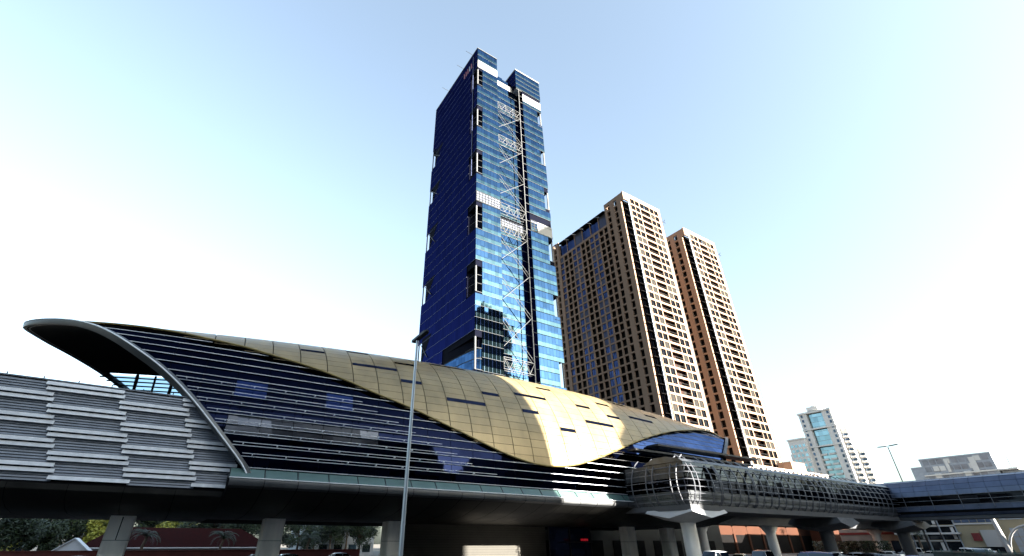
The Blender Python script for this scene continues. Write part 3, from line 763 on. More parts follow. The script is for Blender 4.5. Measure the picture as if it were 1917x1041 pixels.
for z0, z1 in NR:
    b = MB(); b.tube([(TX1 - .35, TY0 + .35, z0), (TX1 - .35, TY0 + .35, z1)], .30, 10); part(blue, 'notch_column', b, 'steel_white', True)
    bx(blue, 'notch_sill', TX1 - 2.3, TX1 + .1, TY0 - .1, TY0 + .5, z0 - .15, z0, 'tower_line')
for z0, z1 in NB:
    b = MB(); b.tube([(TX0 - .05, TY1 - .6, z1), (TX0 - .35, TY1 - 8.5, z0 + 1.5)], .13, 6); part(blue, 'notch_brace', b, 'steel_white')
    b = MB(); b.tube([(TX0 + .2, TY1 - .4, z0), (TX0 + .2, TY1 - .4, z1)], .25, 8); part(blue, 'notch_column', b, 'steel_white', True)
    b = MB(); b.add([(TX0 - .10, TY1 - 3.3, z0), (TX0 - .10, TY1 - 3.3, z1), (TX0 - .10, TY1 - 10.5, z1 - .2), (TX0 + .0, TY1 - 3.3, z0), (TX0, TY1 - 3.3, z1), (TX0, TY1 - 10.5, z1 - .2)], [(0, 1, 2), (0, 3, 4, 1), (1, 4, 5, 2), (2, 5, 3, 0)])
    part(blue, 'notch_recess', b, 'tower_core')
# service floors and white panels
def grille(x0, x1, y, z0, z1):
    g = bx(blue, 'grille_backing', x0, x1, y - .02, y + .1, z0, z1, 'tower_line_dim')
    b = MB()
    n = int((x1 - x0) / 1.1)
    for i in range(n + 1):
        x = x0 + (x1 - x0) * i / n; b.box(x - .13, x + .13, y - .14, y - .03, z0, z1)
    for q in range(5):
        z = z0 + (z1 - z0) * q / 4; b.box(x0, x1, y - .155, y - .03, z - .15, z + .15)
    part(blue, 'grille', b, 'grille')
grille(TX0 + .1, TXL - .1, TY0, 103.6, 107.9); grille(TXL + .2, TXR - .2, TY0 + DEP, 98.4, 103.0); grille(TXR + .2, TXR + 3.1, TY0, 100.4, 104.8)
bx(blue, 'white_panel', TXR + 3.2, TX1, TY0 - .08, TY0 + .1, 100.2, 104.9, 'tower_white')
bx(blue, 'white_panel', TX0 + .1, TXL, TY0 - .08, TY0 + .1, 175.7, 180.4, 'tower_white')
bx(blue, 'white_panel', TXR + .1, TX1, TY0 - .08, TY0 + .1, 169.8, 174.2, 'tower_white')
bx(blue, 'white_panel', TXL + .1, TXR - .6, TY0 + DEP - .1, TY0 + DEP + .1, 175.9, 179.0, 'tower_white')
bx(blue, 'vision_glass', TXL + .1, 82, TY0 + DEP - .06, TY0 + DEP + .1, 179.1, 181.2, 'tglass_blue')
bx(blue, 'roof_block', TXL, 78.5, TY0 + DEP + 2, TY0 + 14, 180.6, 185.4, 'tglass_blue')
bx(blue, 'roof_cap', TX0 - .12, TXL + .1, TY0 - .12, TY1, 188.4, 188.8, 'tower_line')
# cantilevered block on the right wing
for i, z in enumerate((176.2, 179.2, 182.2, 185.2)):
    bx(blue, 'spandrel', 82.3, TX1 + .2, TY0 - .1, TY0 + .09, z + .12, z + 1.2, 'tglass_light'); bx(blue, 'vision_glass', 82.3, TX1 + .2, TY0 - .1, TY0 + .09, z + 1.25, z + 2.98, 'tglass_blue')
    bx(blue, 'floor_line', 82.28, TX1 + .22, TY0 - .18, TY0 + .02, z, z + .12, 'tower_line')
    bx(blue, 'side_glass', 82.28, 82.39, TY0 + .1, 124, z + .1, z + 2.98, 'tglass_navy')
    bx(blue, 'floor_line', 82.2, 82.3, TY0 + .1, 124, z, z + .1, 'tower_line')
bx(blue, 'roof_cap', 82.2, TX1 + .3, TY0 - .2, 124.1, 188.6, 189.2, 'tower_white')
bx(blue, 'block_soffit', 82.4, TXR, TY0 + .1, TY0 + DEP, 175.95, 176.08, 'tower_white')
# vertical pipe, trusses, braces
b = MB(); b.tube([(83.6, TY0, 36), (83.6, TY0, 176)], .17, 8); part(blue, 'mast_pipe', b, 'steel_white', True)
b = MB(); b.tube([(TX0 - .25, 106.4, 117), (TX0 - .25, 106.4, 186)], .14, 6); part(blue, 'facade_rail', b, 'tower_line_dim', True)
for z0, z1 in ((157.0, 160.6), (137.8, 141.3), (103.6, 107.3), (94.7, 98.6), (46.0, 49.6)):
    t_ = MB()
    for yy in (TY0, TY0 + 1.4):
        t_.tube([(TXL - .05, yy, z0), (83.6, yy, z0)], .10, 6); t_.tube([(TXL - .05, yy, z1), (83.6, yy, z1)], .10, 6)
    tr = part(blue, 'truss', t_, 'steel_white')
    for i in range(6):
        xa = TXL + (83.6 - TXL) * i / 6; xb_ = TXL + (83.6 - TXL) * (i + 1) / 6
        b = MB(); b.tube([(xa, TY0, z0 if i % 2 else z1), (xb_, TY0, z1 if i % 2 else z0)], .085, 6); part(tr, 'web', b, 'steel_white')
        b = MB(); b.tube([(xa, TY0 + 1.4, z1 if i % 2 else z0), (xb_, TY0 + 1.4, z0 if i % 2 else z1)], .06, 6); part(tr, 'web', b, 'steel_white')
    for i in (0, 2, 4):
        xa = TXL + (83.6 - TXL) * i / 6 + .05; b = MB(); b.tube([(xa, TY0, z0), (xa, TY0, z1)], .08, 6); part(tr, 'web', b, 'steel_white')
for za, zb_ in ((154.6, 142.0), (135.6, 122.8), (120.0, 108.0), (92.4, 80.6), (76.6, 64.9), (62.4, 50.2)):
    for d in (0, .9):
        b = MB(); b.tube([(TXL, TY0 + d * .5, za - d), (83.6, TY0 + d * .5, zb_ - d)], .075, 6); part(blue, 'brace', b, 'steel_white')
for za, zb_ in ((145.2, 156.6), (125.7, 137.2), (111.0, 120.8), (83.3, 94.6), (68.4, 79.9), (52.8, 64.7)):
    b = MB(); b.tube([(TXL, TY0 - .3, za), (83.6, TY0 - .3, zb_)], .085, 6); part(blue, 'brace', b, 'steel_white')
# roof davits and the small red and white sign on the dark side
for y, z in ((108, 189.0), (116, 189), (130, 189)):
    b = MB(); b.tube([(TX0 + 1, y, z - .5), (TX0 + .5, y, z + .9), (TX0 - 3.2, y, z + 1.0)], .09, 5); part(blue, 'davit', b, 'steel_dark')
for k in range(5):
    y = 107.6 + k * 1.5
    b = MB(); b.add([(TX0 - .12, y, 180.2), (TX0 - .12, y + 1.0, 180.6 - .2), (TX0 - .12, y + 1.0, 184.0), (TX0 - .12, y + .3, 183.2), (TX0 - .05, y, 180.2), (TX0 - .05, y + 1, 180.4), (TX0 - .05, y + 1, 184), (TX0 - .05, y + .3, 183.2)], [(0, 3, 2, 1), (0, 4, 7, 3), (3, 7, 6, 2), (2, 6, 5, 1)])
    part(blue, 'sign_letter', b, 'red_sign' if k != 1 else 'louvre')

# ================================================================== brown towers
def brown_tower(label, group):
    t = thing('apartment_tower', (135.8, 98.9, 0), label, 'tower', group)
    X0, Y0, X1, Y1 = 135.8, 98.9, 160.6, 147.6
    FH = 3.4; ZTOP = 138.4; nrow = 33
    zr = [133.9 - FH * i for i in range(nrow)]           # window bottoms
    HW = 2.62
    wl = MB(); T = .55
    # ---- lit front (faces the road)
    fx0 = 139.9
    span = X1 - .4 - fx0
    cols_ = [(.012, .146, 'w'), (.162, .296, 'w'), (.322, .634, 'b'), (.650, .782, 'w'), (.798, .93, 'w')]
    colx = [(fx0 + span * a, fx0 + span * b_, k) for a, b_, k in cols_]
    zb0 = zr[-1] - 1.2
    edges = [fx0] + [q for a, b_, k in colx for q in (a, b_)] + [X1]
    for a, b_ in zip(edges[0::2], edges[1::2]): wl.box(a, b_, Y0, Y0 + T, zb0, ZTOP)
    for a, b_, k in colx:
        zs = [zb0] + [q for z in reversed(zr) for q in (z, z + HW)] + [ZTOP]
        for z0, z1 in zip(zs[0::2], zs[1::2]): wl.box(a, b_, Y0 + .003, Y0 + T, z0, z1)
    # ---- shaded side
    fy0 = 100.6
    cw = []
    cw.append((103.0, 104.9, 'l'))                      # pier column
    cw.append((107.2, 109.2, 'l'))
    ys = 110.0; pitch = (143.2 - ys) / 11
    kinds = 'lbbllbbllbl'
    kinds = ['l', 'l', 'b', 'b', 'l', 'l', 'b', 'b', 'l', 'l', 'b']
    for i in range(11):
        cw.append((ys + i * pitch + .32, ys + (i + 1) * pitch - .32, kinds[i]))
    cw.append((144.6, 146.4, 'l'))
    edges = [fy0] + [q for a, b_, k in cw for q in (a, b_)] + [Y1]
    zfield = 127.6
    for i, (a, b_) in enumerate(zip(edges[0::2], edges[1::2])):
        mid = (a + b_) / 2
        field = 110.2 < mid < 143.1
        pier = not field
        wl.box(X0 + (.22 if field else 0), X0 + T + .22, a, b_, zb0, zfield if field else ZTOP - (0 if mid < 112 else 2.0))
    for a, b_, k in cw:
        field = 110.0 < a < 143
        rows_ = [z for z in zr if z < (zfield - 2.6 if field else 134)] 
        rows_ = rows_[:] if field else rows_
        topz = zfield if field else ZTOP - (0 if a < 112 else 2.0)
        zs = [zb0] + [q for z in reversed(rows_) for q in (z, z + HW + .1)] + [topz]
        for z0, z1 in zip(zs[0::2], zs[1::2]): wl.box(X0 + (.22 if field else .003), X0 + T + .22, a, b_, z0, z1)
    # rear and far walls, corner return, parapets
    wl.box(X1 - .5, X1, Y0 + T, Y1, zb0, ZTOP - .2); wl.box(X0 + T + .3, X1 - .5, Y1 - .5, Y1, zb0, ZTOP - 2.1)
    wl.box(X0 + T + .3, X1 - .5, 110.4, Y1 - .5, zfield, zfield + .4)
    wl.box(X0, fx0, Y0, Y0 + T, 134.4, ZTOP); wl.box(X0, X0 + T + .2, Y0 + T, fy0, 134.4, ZTOP)
    wl.box(X0 + T + .3, X1 - .5, 109.4, 110.0, zfield, ZTOP - .1)
    part(t, 'wall', wl, 'brown')
    c = MB(); c.box(X0 + 2.3, X1 - .55, Y0 + 2.2, Y1 - .55, zb0, ZTOP - 2.5); part(t, 'core', c, 'bdark')
    # glazed corner notch
    bx(t, 'corner_glass', X0 + 1.3, X0 + 1.5, Y0 + 1.4, fy0 + .2, zb0, 134.3, 'corner_glass'); bx(t, 'corner_glass', X0 + 1.3, fx0, Y0 + 1.2, Y0 + 1.38, zb0, 134.3, 'corner_glass')
    bx(t, 'corner_mullion', fx0 - 1.1, fx0 - .75, Y0 - .05, Y0 + .4, zb0, 134.3, 'fin')
    bx(t, 'corner_mullion', X1 + .02, X1 + .25, Y0 - .1, Y0 + .3, zb0, ZTOP - 3, 'bronze')
    bx(t, 'cornice', X0 - .08, X1 + .08, Y0 - .06, Y0 + .7, ZTOP + .003, ZTOP + .25, 'brown')
    for i in range(nrow):
        bx(t, 'corner_slab', X0 + .5, fx0 - .2, Y0 + .5, Y0 + 1.25, zr[i] - 1.15, zr[i] - .95, 'bdark')
    # shared window meshes
    def win_y(w):
        b = MB(); b.box(-w / 2, w / 2, .24, .28, 0, HW); b.cur = 1
        for x in (-w / 2, -.04, w / 2 - .08): b.box(x, x + .08, .18, .237, 0, HW)
        b.box(-w / 2, w / 2, .182, .236, 0, .08); b.box(-w / 2, w / 2, .182, .236, HW - .08, HW)
        return b.mesh('window', ['bwin', 'bronze'])
    w0 = colx[0][1] - colx[0][0]; wm = win_y(w0)
    wb = colx[2][1] - colx[2][0]
    b = MB(); b.box(-wb / 2, wb / 2, 1.7, 1.8, 0, HW); b.cur = 1
    b.box(-wb / 2 + .5, -wb / 2 + 2.1, 1.62, 1.69, 0, 2.0); b.box(wb / 2 - 2.2, wb / 2 - .5, 1.62, 1.69, 0, 2.0)
    b.cur = 2; b.box(-wb / 2, wb / 2, .1, .16, .95, 1.03)
    for k in range(9): b.box(-wb / 2 + wb * (k + .5) / 9 - .02, -wb / 2 + wb * (k + .5) / 9 + .02, .11, .15, 0, .95)
    b.cur = 0; b.box(-wb / 2, wb / 2, .55, 1.7, HW + .004, HW + .1)
    bm_ = b.mesh('balcony', ['bred', 'bwin', 'bronze'])
    for z in zr:
        for a, b_, k in colx:
            if k == 'w': inst(t, 'window', wm, ((a + b_) / 2, Y0, z))
            elif z < 132: inst(t, 'balcony', bm_, ((a + b_) / 2, Y0, z))
            else:
                for q in (.27, .75): inst(t, 'window', wm, (a + (b_ - a) * q, Y0, z), (.9, 1, 1))
    wgl = cw[5][1] - cw[5][0]
    b = MB(); b.box(.30, .34, -wgl / 2, wgl / 2, 0, HW + .1); b.cur = 1
    b.box(.24, .297, -.04, .04, 0, HW + .1); b.box(.24, .297, -wgl / 2, wgl / 2, 0, .08)
    gm = b.mesh('bay_window', ['bwin_blue', 'bronze'])
    b = MB(); b.box(1.0, 1.1, -wgl / 2, wgl / 2, 0, HW + .1); b.cur = 1
    b.box(.5, .55, -wgl / 2, wgl / 2, .85, .93); b.cur = 0; b.box(.78, .98, -wgl / 2, wgl / 2, HW + .1, HW + .15)
    lm = b.mesh('loggia', ['bdark', 'bronze'])
    for a, b_, k in cw:
        field = 110.0 < a < 143
        for z in zr:
            if field and z >= zfield - 2.6: continue
            if k == 'b': inst(t, 'bay_window', gm, (X0 + .22, (a + b_) / 2, z), (1, (b_ - a) / wgl, 1))
            else: inst(t, 'loggia', lm, (X0 + .1, (a + b_) / 2, z), (1, (b_ - a) / wgl, 1))
    # penthouse glazing and canopies
    n = 6
    for i in range(n):
        a = 110.3 + (142.8 - 110.3) * i / n + .15; b_ = 110.3 + (142.8 - 110.3) * (i + 1) / n - .15
        bx(t, 'penthouse_glass', X0 + 1.0, X0 + 1.15, a, b_, zfield + .4, 134.6, 'bwin_blue')
        bx(t, 'penthouse_post', X0 + .7, X0 + 1.2, b_, b_ + .3, zfield + .4, 134.6, 'brown')
        b = MB(); b.add([(X0 - .9, a, 134.7), (X0 - .9, b_, 134.7), (X0 + 3, b_, 135.9), (X0 + 3, a, 135.9), (X0 - .9, a, 134.9), (X0 - .9, b_, 134.9), (X0 + 3, b_, 136.1), (X0 + 3, a, 136.1)], [(0, 1, 2, 3), (7, 6, 5, 4), (0, 4, 5, 1), (1, 5, 6, 2), (2, 6, 7, 3), (3, 7, 4, 0)])
        part(t, 'canopy', b, 'steel_dark')
    # roof edge cradle
    b = MB(); b.tube([(X1 - 1, Y0 + 1, 131.0), (X1 + .8, Y0 - .3, 131.6), (X1 + 1.6, Y0 - .6, 131.0)], .1, 5); b.tube([(X1 + .8, Y0 - .3, 131.6), (X1 + .2, Y0 - 1.4, 132)], .1, 5); part(t, 'floodlight_arm', b, 'steel_dark')
    return t
twA = brown_tower('brown stone apartment tower next to the blue glass tower', 'pair of brown apartment towers')
twB = copy_tree(twA, None, (135.8 + 40.9, 98.9, -3.8)); twB['label'] = 'brown apartment tower behind, the rightmost of the brown pair'

# podium
pod = thing('podium_building', (180, 92, 0), 'terracotta podium at the foot of the brown towers', 'building')
b = MB(); b.box(138, 214, 90, 98.6, 14, 24.6); part(pod, 'upper_wall', b, 'podium')
b = MB(); b.box(137.7, 214.3, 89.7, 98.7, 24.6, 25.5); part(pod, 'parapet', b, 'podium_pale')
for k in range(26): bx(pod, 'dentil', 139 + k * 2.9, 140.2 + k * 2.9, 89.3, 89.7, 24.0, 25.2, 'podium_pale')
b = MB(); b.box(120, 225, 91.5, 98.5, 0, 14); part(pod, 'lower_wall', b, 'podium')
for k in range(13):
    x = 124 + k * 7.5
    bx(pod, 'bay_recess', x, x + 6.2, 91.42, 91.5, .2, 4.9, 'bdark')
    bx(pod, 'pier', x + 6.4, x + 7.2, 91.1, 91.5, 0, 5.2, 'podium')
    bx(pod, 'wall_joint', x + 6.75, x + 6.85, 91.46, 91.5, 5.3, 13.8, 'bdark')
    b = MB(); b.tube([(x + 6.8, 91.5, 7.4), (x + 6.8, 91.2, 7.4)], .35, 10); part(pod, 'wall_stud', b, 'bdark')
    bx(pod, 'string_course', x - .2, x + 5.7, 91.4, 91.5, 8.0, 8.12, 'bred')
bx(pod, 'sign_board', 160, 169, 90.9, 91.0, 10.6, 12.8, 'bdark')
for k in range(6): bx(pod, 'sign_letter', 160.6 + k * 1.4, 161.5 + k * 1.4, 90.84, 90.9, 11.1, 12.3 - (k % 2) * .3, 'fin')
bx(pod, 'plant_room', 196, 206, 93, 98, 25.5, 29.5, 'brown')
b = MB(); b.box(186, 215, 84, 89.2, 0, 10); part(pod, 'side_wing', b, 'podium')

# ================================================================== far towers and blocks on the right
ft = thing('apartment_tower', (395, 160, 0), 'distant white and turquoise tower with stepped crown', 'tower')
b = MB(); b.box(387, 410, 146, 152.0, 0, 86); b.box(387, 410, 162.6, 168, 0, 86); b.box(389.5, 409, 152.0, 162.6, 0, 88); b.box(384.5, 400, 168, 180, 0, 69); b.box(386, 400, 180, 181.5, 0, 60); b.box(391, 404, 142.0, 146, 0, 74); b.box(395, 404, 138, 142, 0, 60)
part(ft, 'wall', b, 'far_white')
b = MB(); b.box(388.2, 402, 154, 161.5, 88, 90.5); b.tube([(395, 157.8, 90.5), (395, 157.8, 92.0)], [3.6, 3.0], 14); b.box(386.4, 410.5, 145.5, 168.5, 86, 87.2); b.box(384, 388.5, 168.4, 180.4, 69, 70); part(ft, 'crown', b, 'far_white')
for i in range(25):
    z = 4 + i * 3.3
    bx(ft, 'glass_strip', 389.3, 389.6, 152.6, 163.0, z, z + 3.1, 'far_glass')
    if i < 17:
        for y in (153.2, 158.6): bx(ft, 'balcony', 388.4, 389.5, y, y + 4.0, z, z + 1.2, 'far_white')
    if i < 19:
        for k in range(4): bx(ft, 'window', 384.42, 384.6, 168.8 + k * 2.8, 170.5 + k * 2.8, z + .5, z + 2.3, 'far_glass')
    if i < 20: bx(ft, 'balcony', 390.0, 391.0, 142.4, 145.6, z, z + 1.2, 'far_white'); bx(ft, 'window', 390.92, 391.2, 142.4, 145.6, z + 1.2, z + 2.8, 'far_win')
    if i < 16: bx(ft, 'balcony', 394, 395, 138.4, 141.6, z, z + 1.2, 'far_white'); bx(ft, 'window', 394.92, 395.2, 138.4, 141.6, z + 1.2, z + 2.8, 'far_win')
    bx(ft, 'window', 386.9, 387.2, 147.4, 148.8, z + .5, z + 2.4, 'far_win'); bx(ft, 'window', 386.9, 387.2, 165.2, 166.6, z + .5, z + 2.4, 'far_win')
for z in (74.5, 62.5): bx(ft, 'cornice', 386.5, 388, 145.6, 168.3, z, z + .9, 'far_white')
fb = thing('office_block', (380, 90, 0), 'distant grey and white glazed block above the footbridge leg', 'building')
b = MB(); b.box(370, 392, 104.5, 110, 0, 41.5); b.box(369.5, 392, 73.5, 104.5, 0, 44.8); part(fb, 'wall', b, 'far_slate')
for i in range(12):
    z = 2 + i * 3.6
    for k in range(9): bx(fb, 'window', 369.35, 369.6, 75 + k * 3.2, 77.6 + k * 3.2, z + .4, z + 2.9, 'fb_glass' if (k + i) % 4 else 'far_white')
for y0, y1, z0, z1 in ((80.5, 83.0, 36, 44), (92, 93.5, 37.5, 43.5), (97, 99.5, 38.5, 41)): bx(fb, 'white_panel', 369.0, 369.3, y0, y1, z0, z1, 'far_white')
bx(fb, 'roof_slab', 368.8, 392, 66, 104.8, 36.2, 36.9, 'far_white'); bx(fb, 'low_wing', 372, 392, 64, 73, 0, 36, 'far_slate'); bx(fb, 'roof_slab', 369.2, 392.3, 73.2, 104.6, 44.8, 45.5, 'far_slate')
for y in (68, 71, 76): bx(fb, 'pole', 370, 370.3, y, y + .3, 37, 42, 'far_slate')

def block(name, label, x0, x1, y0, y1, h, wall, win, face='-x', fl=3.3, bay=3.2, group=None, ww=.55, wh=.5):
    t = thing(name, ((x0 + x1) / 2, (y0 + y1) / 2, 0), label, 'building', group)
    b = MB(); b.box(x0, x1, y0, y1, 0, h); part(t, 'wall', b, wall)
    b = MB(); b.box(x0 - .3, x1 + .3, y0 - .3, y1 + .3, h, h + .7); part(t, 'parapet', b, wall)
    nf = int((h - 1) / fl)
    for i in range(nf):
        z = .8 + i * fl
        if '-x' in face:
            n = int((y1 - y0) / bay)
            for k in range(n):
                y = y0 + (y1 - y0) * (k + .5 - ww / 2) / n; bx(t, 'window', x0 - .06, x0 + .1, y, y + (y1 - y0) / n * ww, z, z + fl * wh, win)
        if '-y' in face:
            n = int((x1 - x0) / bay)
            for k in range(n):
                x = x0 + (x1 - x0) * (k + .5 - ww / 2) / n; bx(t, 'window', x, x + (x1 - x0) / n * ww, y0 - .06, y0 + .1, z, z + fl * wh, win)
    return t
block('apartment_block', 'white apartment block with rows of dark windows under the footbridge', 255, 275, 98, 120, 15, 'white_wall', 'far_win', '-x-y')
block('apartment_block', 'slate blue block beside the white apartments under the footbridge', 254, 270, 86, 96.5, 15, 'far_slate', 'far_glass', '-x-y')
mall = thing('shopping_centre', (182, 42, 0), 'beige shopping centre with dark white framed windows at right', 'building')
b = MB(); b.box(165, 200, 24, 58, 0, 14.5); part(mall, 'wall', b, 'beige')
bx(mall, 'parapet', 164.7, 200.3, 23.7, 58.3, 14.5, 15.2, 'far_white')
for r_, (z0, z1) in enumerate(((.6, 3.0), (3.5, 6.2), (6.7, 9.6), (10.1, 13.4))):
    for k in range(4):
        y = 45.6 + k * 3.05
        wn_ = bx(mall, 'window', 164.9, 165.05, y, y + 2.75, z0, z1, 'far_win')
        if (k + r_) % 2: bx(mall, 'window_blind', 164.84, 164.89, y + .3, y + .9, z0 + .1, z1 - .1, 'far_white')
    bx(mall, 'window_frame', 164.75, 164.98, 45.4, 57.8, z1 + .12, z1 + .34, 'far_white')
for k in range(5): bx(mall, 'window_frame', 164.74, 164.97, 45.34 + k * 3.05, 45.54 + k * 3.05, .4, 14.2, 'far_slate')
for k in range(5): bx(mall, 'clerestory_pane', 164.9, 165.05, 38.1 + k * 1.45, 39.4 + k * 1.45, 7.0, 9.0, 'bridge_blue')
bx(mall, 'clerestory_frame', 164.7, 164.98, 37.8, 45.4, 6.6, 6.9, 'far_white')
bx(mall, 'sign_panel', 164.6, 164.9, 38.4, 41.2, 2.0, 5.4, 'white_wall'); bx(mall, 'banner', 164.55, 164.8, 41.5, 43.0, 3.2, 4.8, 'shop_red'); bx(mall, 'shop_front', 164.7, 164.95, 38.2, 44.8, .5, 1.9, 'far_win')
for k in range(4):
    for j in range(3): bx(mall, 'shutter_panel', 164.85, 165.05, 31.6 + k * 1.15, 32.65 + k * 1.15, .4 + j * 1.8, 2.1 + j * 1.8, 'far_slate')
for k in range(3): bx(mall, 'upper_pane', 164.85, 165.05, 33.2 + k * 1.3, 34.4 + k * 1.3, 7.4, 9.8, 'far_slate')
bx(mall, 'awning', 163.6, 165, 44.8, 57.9, 4.6, 5.0, 'far_white')
shop = thing('shop_row', (190, 55, 0), 'low cream shop row with a red fascia band beyond the columns', 'building')
b = MB(); b.box(185, 200, 47, 80, 0, 6.5); part(shop, 'wall', b, 'sand'); bx(shop, 'fascia', 184.7, 185, 47, 80, 5.0, 5.6, 'shop_red')
for k in range(8): bx(shop, 'shop_window', 184.85, 185.05, 48 + k * 4, 51 + k * 4, .4, 3.4, 'far_win')
# white arch in front of the shopping centre
arch = thing('arch_structure', (158, 36, 0), 'white post and curved arch before the shopping centre', 'arch')
b = MB(); b.tube([(158, 36.2, 0), (158, 36.3, 3), (158, 36.5, 7.6)], [.55, .5, .42], 10); b.tube([(158, 36.5, 7.6), (158, 36.5, 8.2), (158, 36.5, 8.7)], [.42, 1.0, .5], 10); part(arch, 'post', b, 'white_wall', True)
b = MB(); b.tube([(158, 31.6 + 4.4 * math.cos(R_(a)) * (1 if a < 90 else .9), .4 + 5.6 * math.sin(R_(a))) for a in range(0, 181, 12)], .24, 8); part(arch, 'arch_beam', b, 'white_wall', True)

# ================================================================== lamp posts
def lamp(x, y, h, head, label, rz, heads=1):
    t = thing('street_lamp', (x, y, 0), label, 'lamp post')
    b = MB(); b.tube([(x, y, 0), (x, y, .8), (x, y, .85), (x, y, h)], [.17, .17, .125, .075], 12); part(t, 'pole', b, 'chrome' if h < 15 and h > 10 else 'steel_dark', True)
    c, s = math.cos(rz), math.sin(rz)
    L = head
    for sg in ((1,) if heads == 1 else (1, -1)):
        b = MB(); a0, a1 = (-.45, 1.0) if heads == 1 else (.1, 1.0)
        rg = []
        for q, w, hh in ((a0, .12, .05), (a0 + .1, .17, .08), (a1 - .15, .17, .08), (a1, .10, .05)):
            px, py = x + c * L * q * sg, y + s * L * q * sg; zz = h + .05 + .05 * abs(q) * L
            rg.append([(px - s * w, py + c * w, zz - hh), (px + s * w, py - c * w, zz - hh), (px + s * w, py - c * w, zz + hh), (px - s * w, py + c * w, zz + hh)])
        b.loft(rg, True, True); part(t, 'lamp_head', b, 'steel_dark')
    b = MB(); b.box(x - .22, x + .22, y - .22, y + .22, 0, .1); part(t, 'base_plate', b, 'steel_dark')
    return t
lamp(11.3, 26.0, 14.2, 1.5, 'tall pale street lamp standing in front of the station', R_(-90))
lamp(128, 40.3, 20.6, 2.0, 'distant double armed street lamp beyond the footbridge', R_(80), 2)
lamp(150, 47.4, 9.6, 1.2, 'dark lamp post left of the two by the shopping centre', R_(80)); lamp(150, 44.4, 9.6, 1.2, 'dark lamp post nearer the white arch', R_(80))

# ================================================================== cars
def car(x, y, rz, paint, label, kind='saloon', group='parked cars'):
    t = thing('parked_car' if kind != 'van' else 'parked_van', (x, y, 0), label, 'car' if kind != 'van' else 'van', group)
    c, s = math.cos(rz), math.sin(rz)
    def Wp(p): return (x + c * p[0] - s * p[1], y + s * p[0] + c * p[1], p[2])
    L, Wd = (4.6, 1.8) if kind == 'saloon' else (4.9, 1.9)
    if kind == 'saloon':
        body = [(-2.3, .45, .78), (-2.25, .3, .95), (-1.2, .25, 1.0), (1.0, .25, .95), (2.0, .28, .82), (2.3, .4, .65)]
        roof = [(-1.75, 1.0, .74), (-1.1, 1.42, .62), (-.2, 1.48, .60), (.5, 1.40, .62), (1.25, .97, .76)]
    else:
        body = [(-2.4, .5, 1.05), (-2.35, .35, 1.15), (-1.2, .3, 1.15), (1.0, .3, 1.12), (2.2, .32, 1.02), (2.45, .45, .8)]
        roof = [(-2.3, 1.15, .84), (-2.1, 1.85, .72), (-.4, 1.95, .70), (.6, 1.90, .72), (1.4, 1.12, .84)]
    w = Wd / 2
    rg = []
    for X, zl, zh in body:
        k = .92 if abs(X) > 2.2 else 1
        rg.append([Wp((X, -w * k, zl)), Wp((X, -w * k * 1.0, (zl + zh) / 2)), Wp((X, -w * k * .95, zh)), Wp((X, w * k * .95, zh)), Wp((X, w * k, (zl + zh) / 2)), Wp((X, w * k, zl))])
    b = MB(); b.loft(rg, True, True); bo = part(t, 'body', b, 'car_' + paint, True)
    rg = []
    zb = roof[0][1] - .06
    for X, z, hw in roof: rg.append([Wp((X, -w * .93, zb)), Wp((X, -hw * 1.0, z - .07)), Wp((X, -hw * .85, z)), Wp((X, hw * .85, z)), Wp((X, hw, z - .07)), Wp((X, w * .93, zb))])
    b = MB(); b.loft(rg, False, False); b.quad(*rg[0][::-1]); b.quad(*rg[-1]); ro = part(t, 'roof', b, 'car_' + paint, True)
    zt = max(z for _, z, _ in roof)
    # side glass, windscreen, rear glass set just proud of the cabin shell
    for sg in (-1, 1):
        for (xa, xb_) in ((roof[1][0] + .02, -.1), (.02, roof[3][0] + .15)):
            za, zc = zb + .1, zt - .16
            ha = w * .93 + (roof[2][2] - w * .93) * (.1 / (zt - zb)); hb = roof[2][2] + .03
            b = MB(); b.quad(*[Wp(p) for p in ((xa - .12, sg * (ha + .02), za), (xb_ + (.3 if xb_ > 0 else 0), sg * (ha + .02), za), (xb_, sg * (hb + .012), zc), (xa, sg * (hb + .012), zc))][::sg]); part(t, 'side_window', b, 'car_glass')
    (xa, za, ha), (xb_, zb2, hb) = roof[-1], roof[-2]
    b = MB(); b.quad(*[Wp(p) for p in ((xa + .0, -ha * .95, za + .06), (xa + .0, ha * .95, za + .06), (xb_ + .06, hb * .88, zb2 - .02), (xb_ + .06, -hb * .88, zb2 - .02))]); part(t, 'windscreen', b, 'car_glass')
    (xa, za, ha), (xb_, zb2, hb) = roof[0], roof[1]
    b = MB(); b.quad(*[Wp(p) for p in ((xa - .02, ha * .95, za + .06), (xa - .02, -ha * .95, za + .06), (xb_ - .06, -hb * .88, zb2 - .05), (xb_ - .06, hb * .88, zb2 - .05))]); part(t, 'rear_window', b, 'car_glass')
    for X in (-1.4, 1.4):
        for sg in (-1, 1):
            b = MB(); b.tube([Wp((X, sg * (w - .2), .33)), Wp((X, sg * (w + .01), .33))], .33, 16); wh = part(t, 'wheel', b, 'tyre')
            b = MB(); b.tube([Wp((X, sg * (w + .012), .33)), Wp((X, sg * (w + .03), .33))], .2, 12); part(wh, 'rim', b, 'chrome')
    for sg in (-1, 1):
        b = MB(); b.tube([Wp((L / 2 - .12, sg * .62, .62)), Wp((L / 2 + .0, sg * .62, .60))], .11, 8); part(t, 'headlight', b, 'head_lamp')
        b = MB(); b.tube([Wp((-L / 2 + .02, sg * .68, .72)), Wp((-L / 2 - .03, sg * .68, .72))], .10, 8); part(t, 'tail_light', b, 'tail_lamp')
        b = MB(); b.tube([Wp((.95, sg * (w - .02), zb + .08)), Wp((.92, sg * (w + .16), zb + .12))], .08, 6); part(t, 'mirror', b, 'car_' + paint)
    return t
